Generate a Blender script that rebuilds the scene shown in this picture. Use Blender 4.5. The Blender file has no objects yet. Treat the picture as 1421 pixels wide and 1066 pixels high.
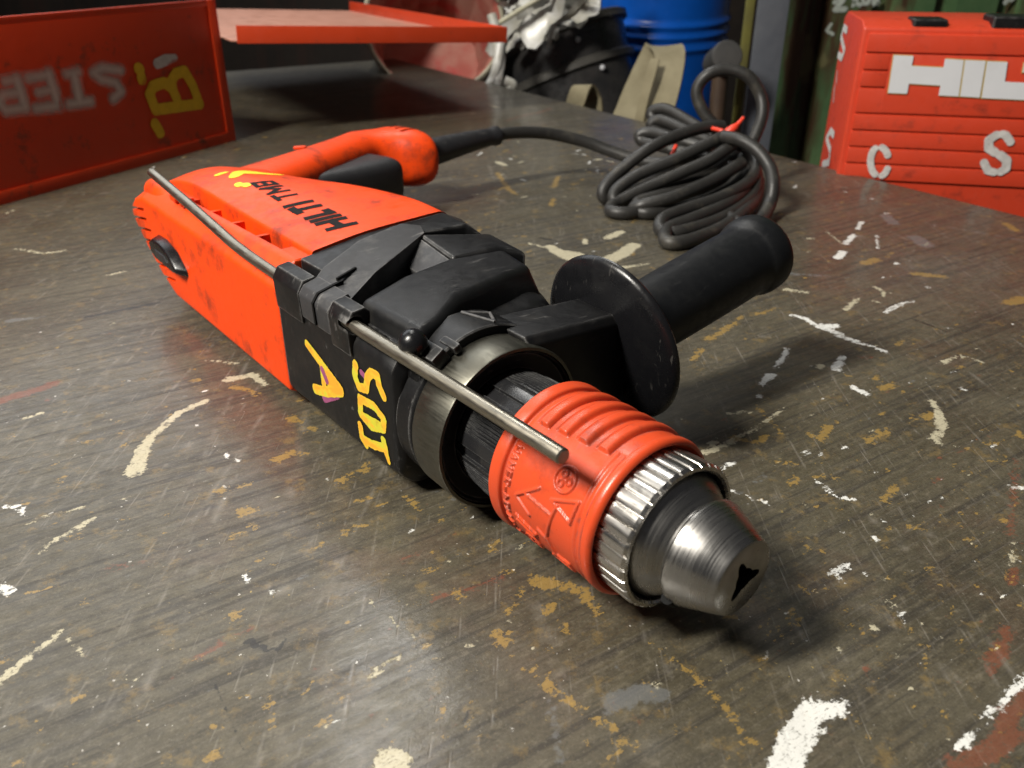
import bpy, bmesh, math, random
import numpy as np
from mathutils import Vector, Matrix
from mathutils.bvhtree import BVHTree

random.seed(7); RNG = np.random.default_rng(7)
SC = bpy.context.scene
COL = SC.collection
R = math.radians

# ------------------------------------------------------------------ camera, world, lamps, exposure
FPX, PITCH, CAM_H = 1170.0, R(28), 0.226
cam_d = bpy.data.cameras.new('camera'); cam = bpy.data.objects.new('camera', cam_d); COL.objects.link(cam)
cam.location = (0, 0, CAM_H); cam.rotation_euler = (R(90) - PITCH, 0, 0)
cam_d.sensor_width = 36; cam_d.lens = 36 * FPX / 1421
cam_d.clip_start = 0.01; cam_d.clip_end = 50
cam_d.dof.use_dof = True; cam_d.dof.focus_distance = 0.37; cam_d.dof.aperture_fstop = 15
SC.camera = cam

W = bpy.data.worlds.new('World'); SC.world = W; W.use_nodes = True
W.node_tree.nodes['Background'].inputs[0].default_value = (0.95, 0.95, 1.0, 1)
W.node_tree.nodes['Background'].inputs[1].default_value = 0.024

def lamp(name, loc, target, sx, sy, power, col, roll=0):
    l = bpy.data.lights.new(name, 'AREA'); l.shape = 'RECTANGLE'; l.size = sx; l.size_y = sy
    l.energy = power; l.color = col
    o = bpy.data.objects.new(name, l); COL.objects.link(o); o.location = loc
    q = (Vector(target) - Vector(loc)).to_track_quat('-Z', 'Y'); o.rotation_euler = q.to_euler()
    return o
# the workshop's lamps: a tube ahead of the bench, a work lamp above the camera's left shoulder; plus an added soft fill to the left
lamp_a = lamp('ceiling_and_fill_lamp', (-0.42, 1.75, 2.05), (-0.42, 1.75, 0), 0.26, 1.6, 9, (1.0, 0.98, 0.93))
lamp_b = lamp('work_lamp', (-0.92, -0.10, 1.22), (0.03, 0.35, 0), 0.16, 0.42, 23, (1.0, 0.95, 0.86))
fill_lamp = lamp('ceiling_and_fill_lamp', (-1.75, 2.70, 1.95), (-0.3, 0.7, 0), 2.4, 1.6, 10, (0.94, 0.97, 1.0))  # broad dim fill added for the left side, no known source

SC.view_settings.view_transform = 'Standard'; SC.view_settings.look = 'None'
SC.view_settings.exposure = 1.2; SC.view_settings.gamma = 1.0

# ------------------------------------------------------------------ measuring helpers
FW = np.array([0, math.cos(PITCH), -math.sin(PITCH)]); UP = np.array([0, math.sin(PITCH), math.cos(PITCH)])
RT = np.array([1.0, 0, 0]); CAMP = np.array([0, 0, CAM_H])
def ray(x, y): return FW + (x - 710.5) / FPX * RT - (y - 533.0) / FPX * UP
def on_plane(x, y, p, n):
    r = ray(x, y); t = np.dot(np.asarray(p, float) - CAMP, n) / np.dot(r, n); return CAMP + t * r
def at_z(x, y, z=0.0): return on_plane(x, y, (0, 0, z), (0, 0, 1))
def at_y(x, y, Y): return on_plane(x, y, (0, Y, 0), (0, 1, 0))
# the drill's own axes: s along the spindle, v to the side handle, w up
DD = np.array([.627, -.779, 0]); DD /= np.linalg.norm(DD); VV = np.array([-DD[1], DD[0], 0])
DO = np.array([.0572, .237, 0.0])
def to_drill(P): q = np.asarray(P) - DO; return np.array([q @ DD, q @ VV, q[2]])
def drill_side(x, y, vv): return to_drill(on_plane(x, y, DO + vv * VV, VV))
def drill_top(x, y, w): return to_drill(at_z(x, y, w))

# ------------------------------------------------------------------ object helpers
def link(name, me, mat=None, parent=None):
    o = bpy.data.objects.new(name, me); COL.objects.link(o)
    if mat is not None: me.materials.append(mat)
    if parent is not None: o.parent = parent
    return o
def mesh(name, verts, faces, smooth=True, angle=35):
    me = bpy.data.meshes.new(name); me.from_pydata([tuple(map(float, v)) for v in verts], [], faces); me.validate(); me.update()
    if smooth: shade(me, angle)
    return me
def shade(me, angle=35):
    for p in me.polygons: p.use_smooth = True
    bm = bmesh.new(); bm.from_mesh(me)
    for e in bm.edges:
        e.smooth = not (len(e.link_faces) == 2 and e.calc_face_angle(0) > R(angle))
    bm.to_mesh(me); bm.free()
def finish(bm, name, mat, parent=None, bevel=0, seg=2, angle=35, bev_angle=30):
    bmesh.ops.recalc_face_normals(bm, faces=bm.faces)
    if bevel > 0:
        ed = [e for e in bm.edges if len(e.link_faces) == 2 and e.calc_face_angle(0) > R(bev_angle)]
        bmesh.ops.bevel(bm, geom=ed, offset=bevel, segments=seg, profile=0.6, affect='EDGES', clamp_overlap=True)
    me = bpy.data.meshes.new(name); bm.to_mesh(me); bm.free(); shade(me, angle)
    return link(name, me, mat, parent)
def add_prism(bm, poly, lo, hi, axes='sv', top=None):
    """poly in two axes, from lo to hi along the third; 'top' = another outline for the hi end; hi / lo may be per-vertex lists"""
    def co(p, h):
        if axes == 'sv': return (p[0], p[1], h)
        if axes == 'sw': return (p[0], h, p[1])
        return (h, p[0], p[1])
    n = len(poly); tp = top or poly
    lo_ = lo if isinstance(lo, (list, tuple)) else [lo] * n; hi_ = hi if isinstance(hi, (list, tuple)) else [hi] * n
    a = [bm.verts.new(co(poly[i], lo_[i])) for i in range(n)]; b = [bm.verts.new(co(tp[i], hi_[i])) for i in range(n)]
    bm.faces.new(a[::-1]); bm.faces.new(b)
    for i in range(n): bm.faces.new((a[i], a[(i + 1) % n], b[(i + 1) % n], b[i]))
def add_box(bm, c, size, rot=None):
    m = Matrix.Translation(c) @ (rot.to_4x4() if rot else Matrix.Identity(4)) @ Matrix.Diagonal((*size, 1))
    bmesh.ops.create_cube(bm, size=1, matrix=m)
def catmull(pts, n=8, closed=False):
    P = np.asarray(pts, float); out = []
    m = len(P); rng = range(m if closed else m - 1)
    for i in rng:
        p0, p1, p2, p3 = (P[(i - 1) % m], P[i], P[(i + 1) % m], P[(i + 2) % m]) if closed else (P[max(i - 1, 0)], P[i], P[i + 1], P[min(i + 2, m - 1)])
        for k in range(n):
            t = k / n; out.append(.5 * ((2 * p1) + (-p0 + p2) * t + (2 * p0 - 5 * p1 + 4 * p2 - p3) * t * t + (-p0 + 3 * p1 - 3 * p2 + p3) * t ** 3))
    if not closed: out.append(P[-1])
    return np.array(out)
def tube_data(path, r, k=14, caps=True, base=0, round_end=0):
    P = np.asarray(path, float); n = len(P); rr = np.full(n, r) if np.isscalar(r) else np.asarray(r, float)
    T = np.gradient(P, axis=0); T /= np.linalg.norm(T, axis=1)[:, None]
    ref = np.array([0, 0, 1.]) if abs(T[0][2]) < .9 else np.array([1., 0, 0])
    u = np.cross(T[0], ref); u /= np.linalg.norm(u); V, Fc = [], []
    for i in range(n):
        u = u - (u @ T[i]) * T[i]; u /= np.linalg.norm(u); b = np.cross(T[i], u)
        for j in range(k):
            a = 2 * math.pi * j / k; V.append(P[i] + rr[i] * (math.cos(a) * u + math.sin(a) * b))
    for i in range(n - 1):
        for j in range(k):
            Fc.append((base + i * k + j, base + i * k + (j + 1) % k, base + (i + 1) * k + (j + 1) % k, base + (i + 1) * k + j))
    if caps:
        Fc.append(tuple(base + j for j in range(k))[::-1]); Fc.append(tuple(base + (n - 1) * k + j for j in range(k)))
    return V, Fc
def tubes(name, paths, r, mat, parent=None, k=14, angle=50):
    V, Fc = [], []
    for i, p in enumerate(paths):
        v, f = tube_data(p, r[i] if isinstance(r, list) else r, k, True, len(V)); V += list(v); Fc += f
    return link(name, mesh(name, V, Fc, True, angle), mat, parent)
def lathe(name, prof, mat, parent=None, n=96, fn=None, axis_w=.04, angle=30, a0=0, a1=2 * math.pi, sub=1):
    """profile (s, r) turned about the spindle; fn(theta, s) adds to the radius. theta 0 = +v, 90 deg = up"""
    pr = []
    for i in range(len(prof) - 1):
        for k in range(sub): t = k / sub; pr.append((prof[i][0] * (1 - t) + prof[i + 1][0] * t, prof[i][1] * (1 - t) + prof[i + 1][1] * t))
    pr.append(prof[-1]); full = abs(a1 - a0 - 2 * math.pi) < 1e-6
    th = np.linspace(a0, a1, n, endpoint=not full); V, Fc = [], []
    for (s, r) in pr:
        for t in th:
            q = r + (fn(t, s) if fn else 0); V.append((s, q * math.cos(t), axis_w + q * math.sin(t)))
    m = len(pr); lim = n if full else n - 1
    for i in range(m - 1):
        for j in range(lim):
            Fc.append((i * n + j, i * n + (j + 1) % n, (i + 1) * n + (j + 1) % n, (i + 1) * n + j))
    me = mesh(name, V, Fc, True, angle)
    bm = bmesh.new(); bm.from_mesh(me); bmesh.ops.remove_doubles(bm, verts=bm.verts, dist=1e-6); bmesh.ops.recalc_face_normals(bm, faces=bm.faces); bm.to_mesh(me); bm.free(); shade(me, angle)
    return link(name, me, mat, parent)
def round_poly(pts, r, k=4):
    """round every corner of a closed 2D outline; keeps a fixed number of points"""
    P = [np.asarray(p, float) for p in pts]; n = len(P); out = []
    rr = r if isinstance(r, (list, tuple)) else [r] * n
    for i in range(n):
        a, b, c = P[i - 1], P[i], P[(i + 1) % n]; la, lc = np.linalg.norm(a - b), np.linalg.norm(c - b)
        q = min(rr[i], la * .45, lc * .45); p0 = b + (a - b) / la * q; p2 = b + (c - b) / lc * q
        for j in range(k + 1): t = j / k; out.append((1 - t) ** 2 * p0 + 2 * t * (1 - t) * b + t * t * p2)
    return out
def loft(name, rings, mat, parent=None, n=6, angle=40, caps=True):
    """rings: equal-length lists of 3D points, smoothed along the loft"""
    A = np.asarray(rings, float); m = A.shape[1]
    S = catmull(A.reshape(len(A), -1), n).reshape(-1, m, 3) if n > 1 else A
    V = S.reshape(-1, 3); Fc = []
    for i in range(len(S) - 1):
        for j in range(m): Fc.append((i * m + j, i * m + (j + 1) % m, (i + 1) * m + (j + 1) % m, (i + 1) * m + j))
    if caps: Fc.append(tuple(range(m))[::-1]); Fc.append(tuple((len(S) - 1) * m + j for j in range(m)))
    me = mesh(name, V, Fc, False)
    bm = bmesh.new(); bm.from_mesh(me); bmesh.ops.recalc_face_normals(bm, faces=bm.faces); bm.to_mesh(me); bm.free(); shade(me, angle)
    return link(name, me, mat, parent)
def cut(o, bm_cut):
    """boolean difference, evaluated into the mesh"""
    bmesh.ops.recalc_face_normals(bm_cut, faces=bm_cut.faces)
    me = bpy.data.meshes.new('cutter'); bm_cut.to_mesh(me); bm_cut.free()
    c = bpy.data.objects.new('cutter', me); COL.objects.link(c); c.parent = o.parent
    m = o.modifiers.new('b', 'BOOLEAN'); m.object = c; m.operation = 'DIFFERENCE'; m.solver = 'EXACT'
    bpy.context.view_layer.update()
    dg = bpy.context.evaluated_depsgraph_get(); new = bpy.data.meshes.new_from_object(o.evaluated_get(dg))
    o.modifiers.clear(); mats = list(o.data.materials); o.data = new
    if not new.materials:
        for mm in mats: new.materials.append(mm)
    bpy.data.objects.remove(c); shade(new, 35)
def tag(o, label=None, cat=None, group=None, kind=None):
    for k, v in (('label', label), ('category', cat), ('group', group), ('kind', kind)):
        if v: o[k] = v
    return o
def empty(name, loc=(0, 0, 0), rz=0.0):
    o = bpy.data.objects.new(name, None); COL.objects.link(o); o.location = loc; o.rotation_euler = (0, 0, rz); o.empty_display_size = .02
    return o

# signed distances for painted strokes (positive inside)
def stroke_sd(X, Y, strokes):
    sd = np.full(X.shape, -1e3)
    for st in strokes:
        pts, r = st[0], st[1]; pts = [np.asarray(p, float) for p in pts]
        rr = r if isinstance(r, (list, tuple)) else [r] * len(pts)
        if len(pts) == 1: sd = np.maximum(sd, rr[0] - np.hypot(X - pts[0][0], Y - pts[0][1])); continue
        for i in range(len(pts) - 1):
            a, b = pts[i], pts[i + 1]; e = b - a; L2 = max(e @ e, 1e-14)
            t = ((X - a[0]) * e[0] + (Y - a[1]) * e[1]) / L2
            if len(st) > 2:                                           # square-ended bar
                pd = np.abs((X - a[0]) * e[1] - (Y - a[1]) * e[0]) / math.sqrt(L2); al = (.5 - np.abs(t - .5)) * math.sqrt(L2)
                sd = np.maximum(sd, np.minimum(rr[i] - pd, al + rr[i])); continue
            t = np.clip(t, 0, 1)
            sd = np.maximum(sd, rr[i] * (1 - t) + rr[i + 1] * t - np.hypot(X - a[0] - t * e[0], Y - a[1] - t * e[1]))
    return sd
def decal(name, strokes, step, margin, place, mat, parent=None, extra=None):
    """a thin paint film: grid cells near the strokes, each vertex knowing its distance to the paint's edge (attribute 'sd', in mm)"""
    allp = np.array([p for st in strokes for p in st[0]]); rmax = max(np.max(st[1]) for st in strokes) + margin + step
    x = np.arange(allp[:, 0].min() - rmax, allp[:, 0].max() + rmax, step); y = np.arange(allp[:, 1].min() - rmax, allp[:, 1].max() + rmax, step)
    X, Y = np.meshgrid(x, y); sd = stroke_sd(X, Y, strokes); keep = sd > -margin; idx = -np.ones(X.shape, int)
    V, D, Fc = [], [], []
    cells = keep[:-1, :-1] | keep[1:, :-1] | keep[:-1, 1:] | keep[1:, 1:]
    def vi(i, j):
        if idx[i, j] < 0:
            p = place(X[i, j], Y[i, j])
            idx[i, j] = len(V); V.append(p); D.append(sd[i, j] * 1000)
        return idx[i, j]
    for i, j in zip(*np.nonzero(cells)):
        Fc.append((vi(i, j), vi(i, j + 1), vi(i + 1, j + 1), vi(i + 1, j)))
    bad = {k for k, p in enumerate(V) if p is None}
    V = [(0, 0, 0) if p is None else tuple(map(float, p)) for p in V]; Fc = [tuple(int(q) for q in f) for f in Fc if not bad.intersection(f)]
    me = bpy.data.meshes.new(name); me.from_pydata(V, [], Fc); me.update()
    at = me.attributes.new('sd', 'FLOAT', 'POINT'); at.data.foreach_set('value', np.array(D, np.float32))
    for p in me.polygons: p.use_smooth = True
    return link(name, me, mat, parent)

# ------------------------------------------------------------------ materials
class NT:
    def __init__(self, name):
        self.m = bpy.data.materials.new(name); self.m.use_nodes = True; self.t = self.m.node_tree; self.n = self.t.nodes
        self.p = self.n['Principled BSDF']; self.out = self.n['Material Output']
        self.co = self.n.new('ShaderNodeTexCoord').outputs['Object']
    def lk(self, a, b): self.t.links.new(a, b)
    def put(self, sock, v):
        if hasattr(v, 'links') or isinstance(v, bpy.types.NodeSocket): self.lk(v, sock)
        else: sock.default_value = v
    def map(self, scale=(1, 1, 1), rot=(0, 0, 0), loc=(0, 0, 0), src=None):
        n = self.n.new('ShaderNodeMapping'); self.lk(src or self.co, n.inputs[0])
        n.inputs['Scale'].default_value = scale; n.inputs['Rotation'].default_value = rot; n.inputs['Location'].default_value = loc
        return n.outputs[0]
    def noise(self, scale, detail=4, rough=.55, vec=None, dist=0, col=False):
        n = self.n.new('ShaderNodeTexNoise'); self.lk(vec or self.co, n.inputs['Vector'])
        n.inputs['Scale'].default_value = scale; n.inputs['Detail'].default_value = detail; n.inputs['Roughness'].default_value = rough; n.inputs['Distortion'].default_value = dist
        return n.outputs['Color' if col else 'Fac']
    def voro(self, scale, vec=None, feature='F1', rand=1.0):
        n = self.n.new('ShaderNodeTexVoronoi'); n.feature = feature; self.lk(vec or self.co, n.inputs['Vector']); n.inputs['Scale'].default_value = scale; n.inputs['Randomness'].default_value = rand
        return n.outputs['Distance']
    def rng(self, v, a, b, c=0.0, d=1.0, smooth=False):
        n = self.n.new('ShaderNodeMapRange'); n.interpolation_type = 'SMOOTHSTEP' if smooth else 'LINEAR'
        self.put(n.inputs['Value'], v)
        for k, q in (('From Min', a), ('From Max', b), ('To Min', c), ('To Max', d)): n.inputs[k].default_value = q
        return n.outputs['Result']
    def math(self, op, a, b=0.0, clamp=False):
        n = self.n.new('ShaderNodeMath'); n.operation = op; n.use_clamp = clamp; self.put(n.inputs[0], a); self.put(n.inputs[1], b); return n.outputs[0]
    def mix(self, f, a, b):
        n = self.n.new('ShaderNodeMix'); n.data_type = 'RGBA'; self.put(n.inputs['Factor'], f)
        for s, v in ((n.inputs[6], a), (n.inputs[7], b)): self.put(s, (*v, 1) if isinstance(v, tuple) and len(v) == 3 else v)
        return n.outputs[2]
    def attr(self, name):
        n = self.n.new('ShaderNodeAttribute'); n.attribute_name = name; return n.outputs['Fac']
    def bump(self, h, strength=.3, dist=.001, normal=None):
        n = self.n.new('ShaderNodeBump'); n.inputs['Strength'].default_value = strength; n.inputs['Distance'].default_value = dist; self.lk(h, n.inputs['Height'])
        if normal is not None: self.lk(normal, n.inputs['Normal'])
        return n.outputs[0]
    def bsdf(self, **k):
        for q, v in k.items():
            s = self.p.inputs[q.replace('_', ' ')]; self.put(s, (*v, 1) if isinstance(v, tuple) and len(v) == 3 and s.type == 'RGBA' else v)
        return self.m
def scratches(t, f, thick=.03, seed=0, rot=.4, stretch=18):
    a = t.voro(f, t.map((1, stretch / 100, 1), (0.3, 0.2, rot), (seed, seed * .7, 0)), 'DISTANCE_TO_EDGE')
    return t.rng(a, 0, thick, 1, 0)
def plastic(name, col, dirt=(.03, .02, .015), rough=.42, dirt_amt=.35, fine=1.0, scuff=.2, scuffcol=(.35, .33, .30), spec=.5, coat=0.0, edge=0.0, edgecol=(.2, .19, .18), er=.0016, grime=0.0):
    t = NT(name)
    big = t.noise(22, 5, .6); sm = t.noise(160, 4, .6); fi = t.noise(1600, 2, .5)
    c = t.mix(t.rng(big, .35, .7, 0, .28), col, tuple(x * .78 for x in col))
    c = t.mix(t.math('MULTIPLY', t.rng(t.noise(45, 6, .7), .56 - grime, .74 - grime), dirt_amt), c, dirt)
    sc = t.math('MULTIPLY', t.rng(t.noise(420, 3, .6, t.map((1, .12, .35), (.3, .5, .9))), .62, .69), t.rng(t.noise(38, 3, .6), .48, .68))
    c = t.mix(t.math('MULTIPLY', sc, scuff), c, scuffcol)
    if edge > 0:                                                      # rubbed corners
        bv = t.n.new('ShaderNodeBevel'); bv.samples = 4; bv.inputs['Radius'].default_value = er; ge = t.n.new('ShaderNodeNewGeometry')
        dt = t.n.new('ShaderNodeVectorMath'); dt.operation = 'DOT_PRODUCT'; t.lk(bv.outputs[0], dt.inputs[0]); t.lk(ge.outputs['Normal'], dt.inputs[1])
        em = t.math('MULTIPLY', t.rng(dt.outputs['Value'], .995, .93), t.rng(t.noise(120, 5, .7), .36, .62)); c = t.mix(t.math('MULTIPLY', em, edge), c, edgecol)
    r = t.math('ADD', t.rng(sm, .3, .7, rough - .07, rough + .09), t.rng(big, .4, .7, 0, .07))
    h = t.math('ADD', t.math('MULTIPLY', fi, .5 * fine), t.math('MULTIPLY', sc, -.4))
    t.bsdf(Base_Color=c, Roughness=r, Normal=t.bump(h, .35, .00025), Specular_IOR_Level=spec, Coat_Weight=coat)
    return t.m
def steel(name, col=(.42, .41, .39), rough=.28, brush=.3, metallic=1.0, axis=(.25, 3, 3), stain=.3):
    t = NT(name)
    b = t.noise(300, 4, .6, t.map(axis)); big = t.noise(60, 5, .65)
    c = t.mix(t.rng(big, .42, .72), col, tuple(x * .68 for x in col)); c = t.mix(t.math('MULTIPLY', t.rng(t.noise(140, 5, .7), .58, .74), stain), c, (.09, .075, .055))
    t.bsdf(Base_Color=c, Metallic=metallic, Roughness=t.math('ADD', t.rng(b, .3, .7, rough - .06, rough + .1), t.rng(big, .4, .7, 0, .12)), Normal=t.bump(b, brush, .0001))
    return t.m
def paint(name, col, col2=None, ragged=.5, freq=900, rough=.5, soft=0.05, split=120, worn=0.0):
    """paint film over something: its edge follows the attribute sd, made uneven by noise"""
    t = NT(name); sd = t.attr('sd')
    e = t.math('ADD', sd, t.math('MULTIPLY', t.math('SUBTRACT', t.noise(freq, 4, .6), .5), ragged * 2))
    a = t.rng(e, -soft, soft)
    if worn > 0: a = t.math('MULTIPLY', a, t.rng(t.noise(freq * .8, 5, .7), worn - .09, worn + .05))
    c = t.mix(t.rng(t.noise(split, 3, .6), .40, .60), col, col2 or tuple(x * .8 for x in col))
    t.bsdf(Base_Color=c, Roughness=rough, Alpha=a, Normal=t.bump(t.noise(freq, 3), .3, .0003))
    return t.m
ORANGE = (.76, .057, .004)
M = {}
M['red'] = plastic('orange_red_casing', ORANGE, dirt=(.09, .020, .010), rough=.40, grime=.05, dirt_amt=.75, scuff=.35, scuffcol=(.07, .03, .02), spec=.3, edge=.5, edgecol=(.16, .045, .025))
M['sleeve'] = plastic('red_rubber_sleeve', (.56, .060, .016), rough=.33, dirt=(.045, .022, .018), dirt_amt=.55, scuff=.55, scuffcol=(.10, .05, .045), spec=.42, edge=.75, edgecol=(.13, .075, .065), er=.0012)
M['black'] = plastic('black_glass_filled_plastic', (.0055, .0055, .006), dirt=(.030, .027, .022), rough=.38, dirt_amt=.40, scuff=.55, scuffcol=(.15, .145, .14), spec=.32, edge=.85, edgecol=(.20, .195, .19))
M['strap'] = plastic('worn_black_plastic', (.032, .032, .034), dirt=(.10, .096, .092), rough=.5, dirt_amt=.8, scuff=.6, scuffcol=(.3, .29, .28), spec=.35, edge=.6, edgecol=(.25, .24, .23))
M['gloss'] = plastic('glossy_black_plastic', (.006, .006, .007), dirt=(.02, .02, .018), rough=.24, dirt_amt=.2, scuff=.15, spec=.42)
M['grip'] = plastic('black_rubber_grip', (.006, .0065, .0075), dirt=(.022, .022, .021), rough=.42, dirt_amt=.35, scuff=.2, scuffcol=(.09, .09, .088), spec=.32)
M['deep'] = plastic('recess_shade_black', (.005, .005, .005), rough=.6, dirt_amt=.1, scuff=0, spec=.1)  # near-black stands in for shade inside the mouth, key hole and slit
M['trigger'] = plastic('dark_grey_plastic', (.020, .020, .022), rough=.38, dirt_amt=.3, scuff=.2)
M['cable'] = plastic('grey_black_cable_rubber', (.020, .019, .0175), dirt=(.085, .076, .058), rough=.44, dirt_amt=.6, scuff=.1)
M['boot'] = plastic('black_cable_boot_rubber', (.016, .016, .018), rough=.42, dirt_amt=.3)
M['steel'] = steel('chuck_steel', (.36, .35, .335), .25, .035, axis=(5, .12, .12), stain=.3)
M['knurl'] = steel('knurled_steel', (.55, .53, .50), .22, .12)
M['rod'] = steel('dull_rod_steel', (.36, .33, .27), .30, .06)
M['band'] = steel('grey_steel_band', (.15, .145, .12), .36, .06); M['tick'] = plastic('worn_dark_ring', (.013, .013, .014), dirt=(.03, .028, .026), rough=.20, dirt_amt=.3, scuff=.1, edge=.55, edgecol=(.12, .12, .115), er=.0006)
M['tie'] = plastic('red_cable_tie_nylon', (.75, .05, .02), rough=.4, dirt_amt=.1)
M['print'] = plastic('black_print', (.012, .010, .010), rough=.5, dirt_amt=.1)

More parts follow.
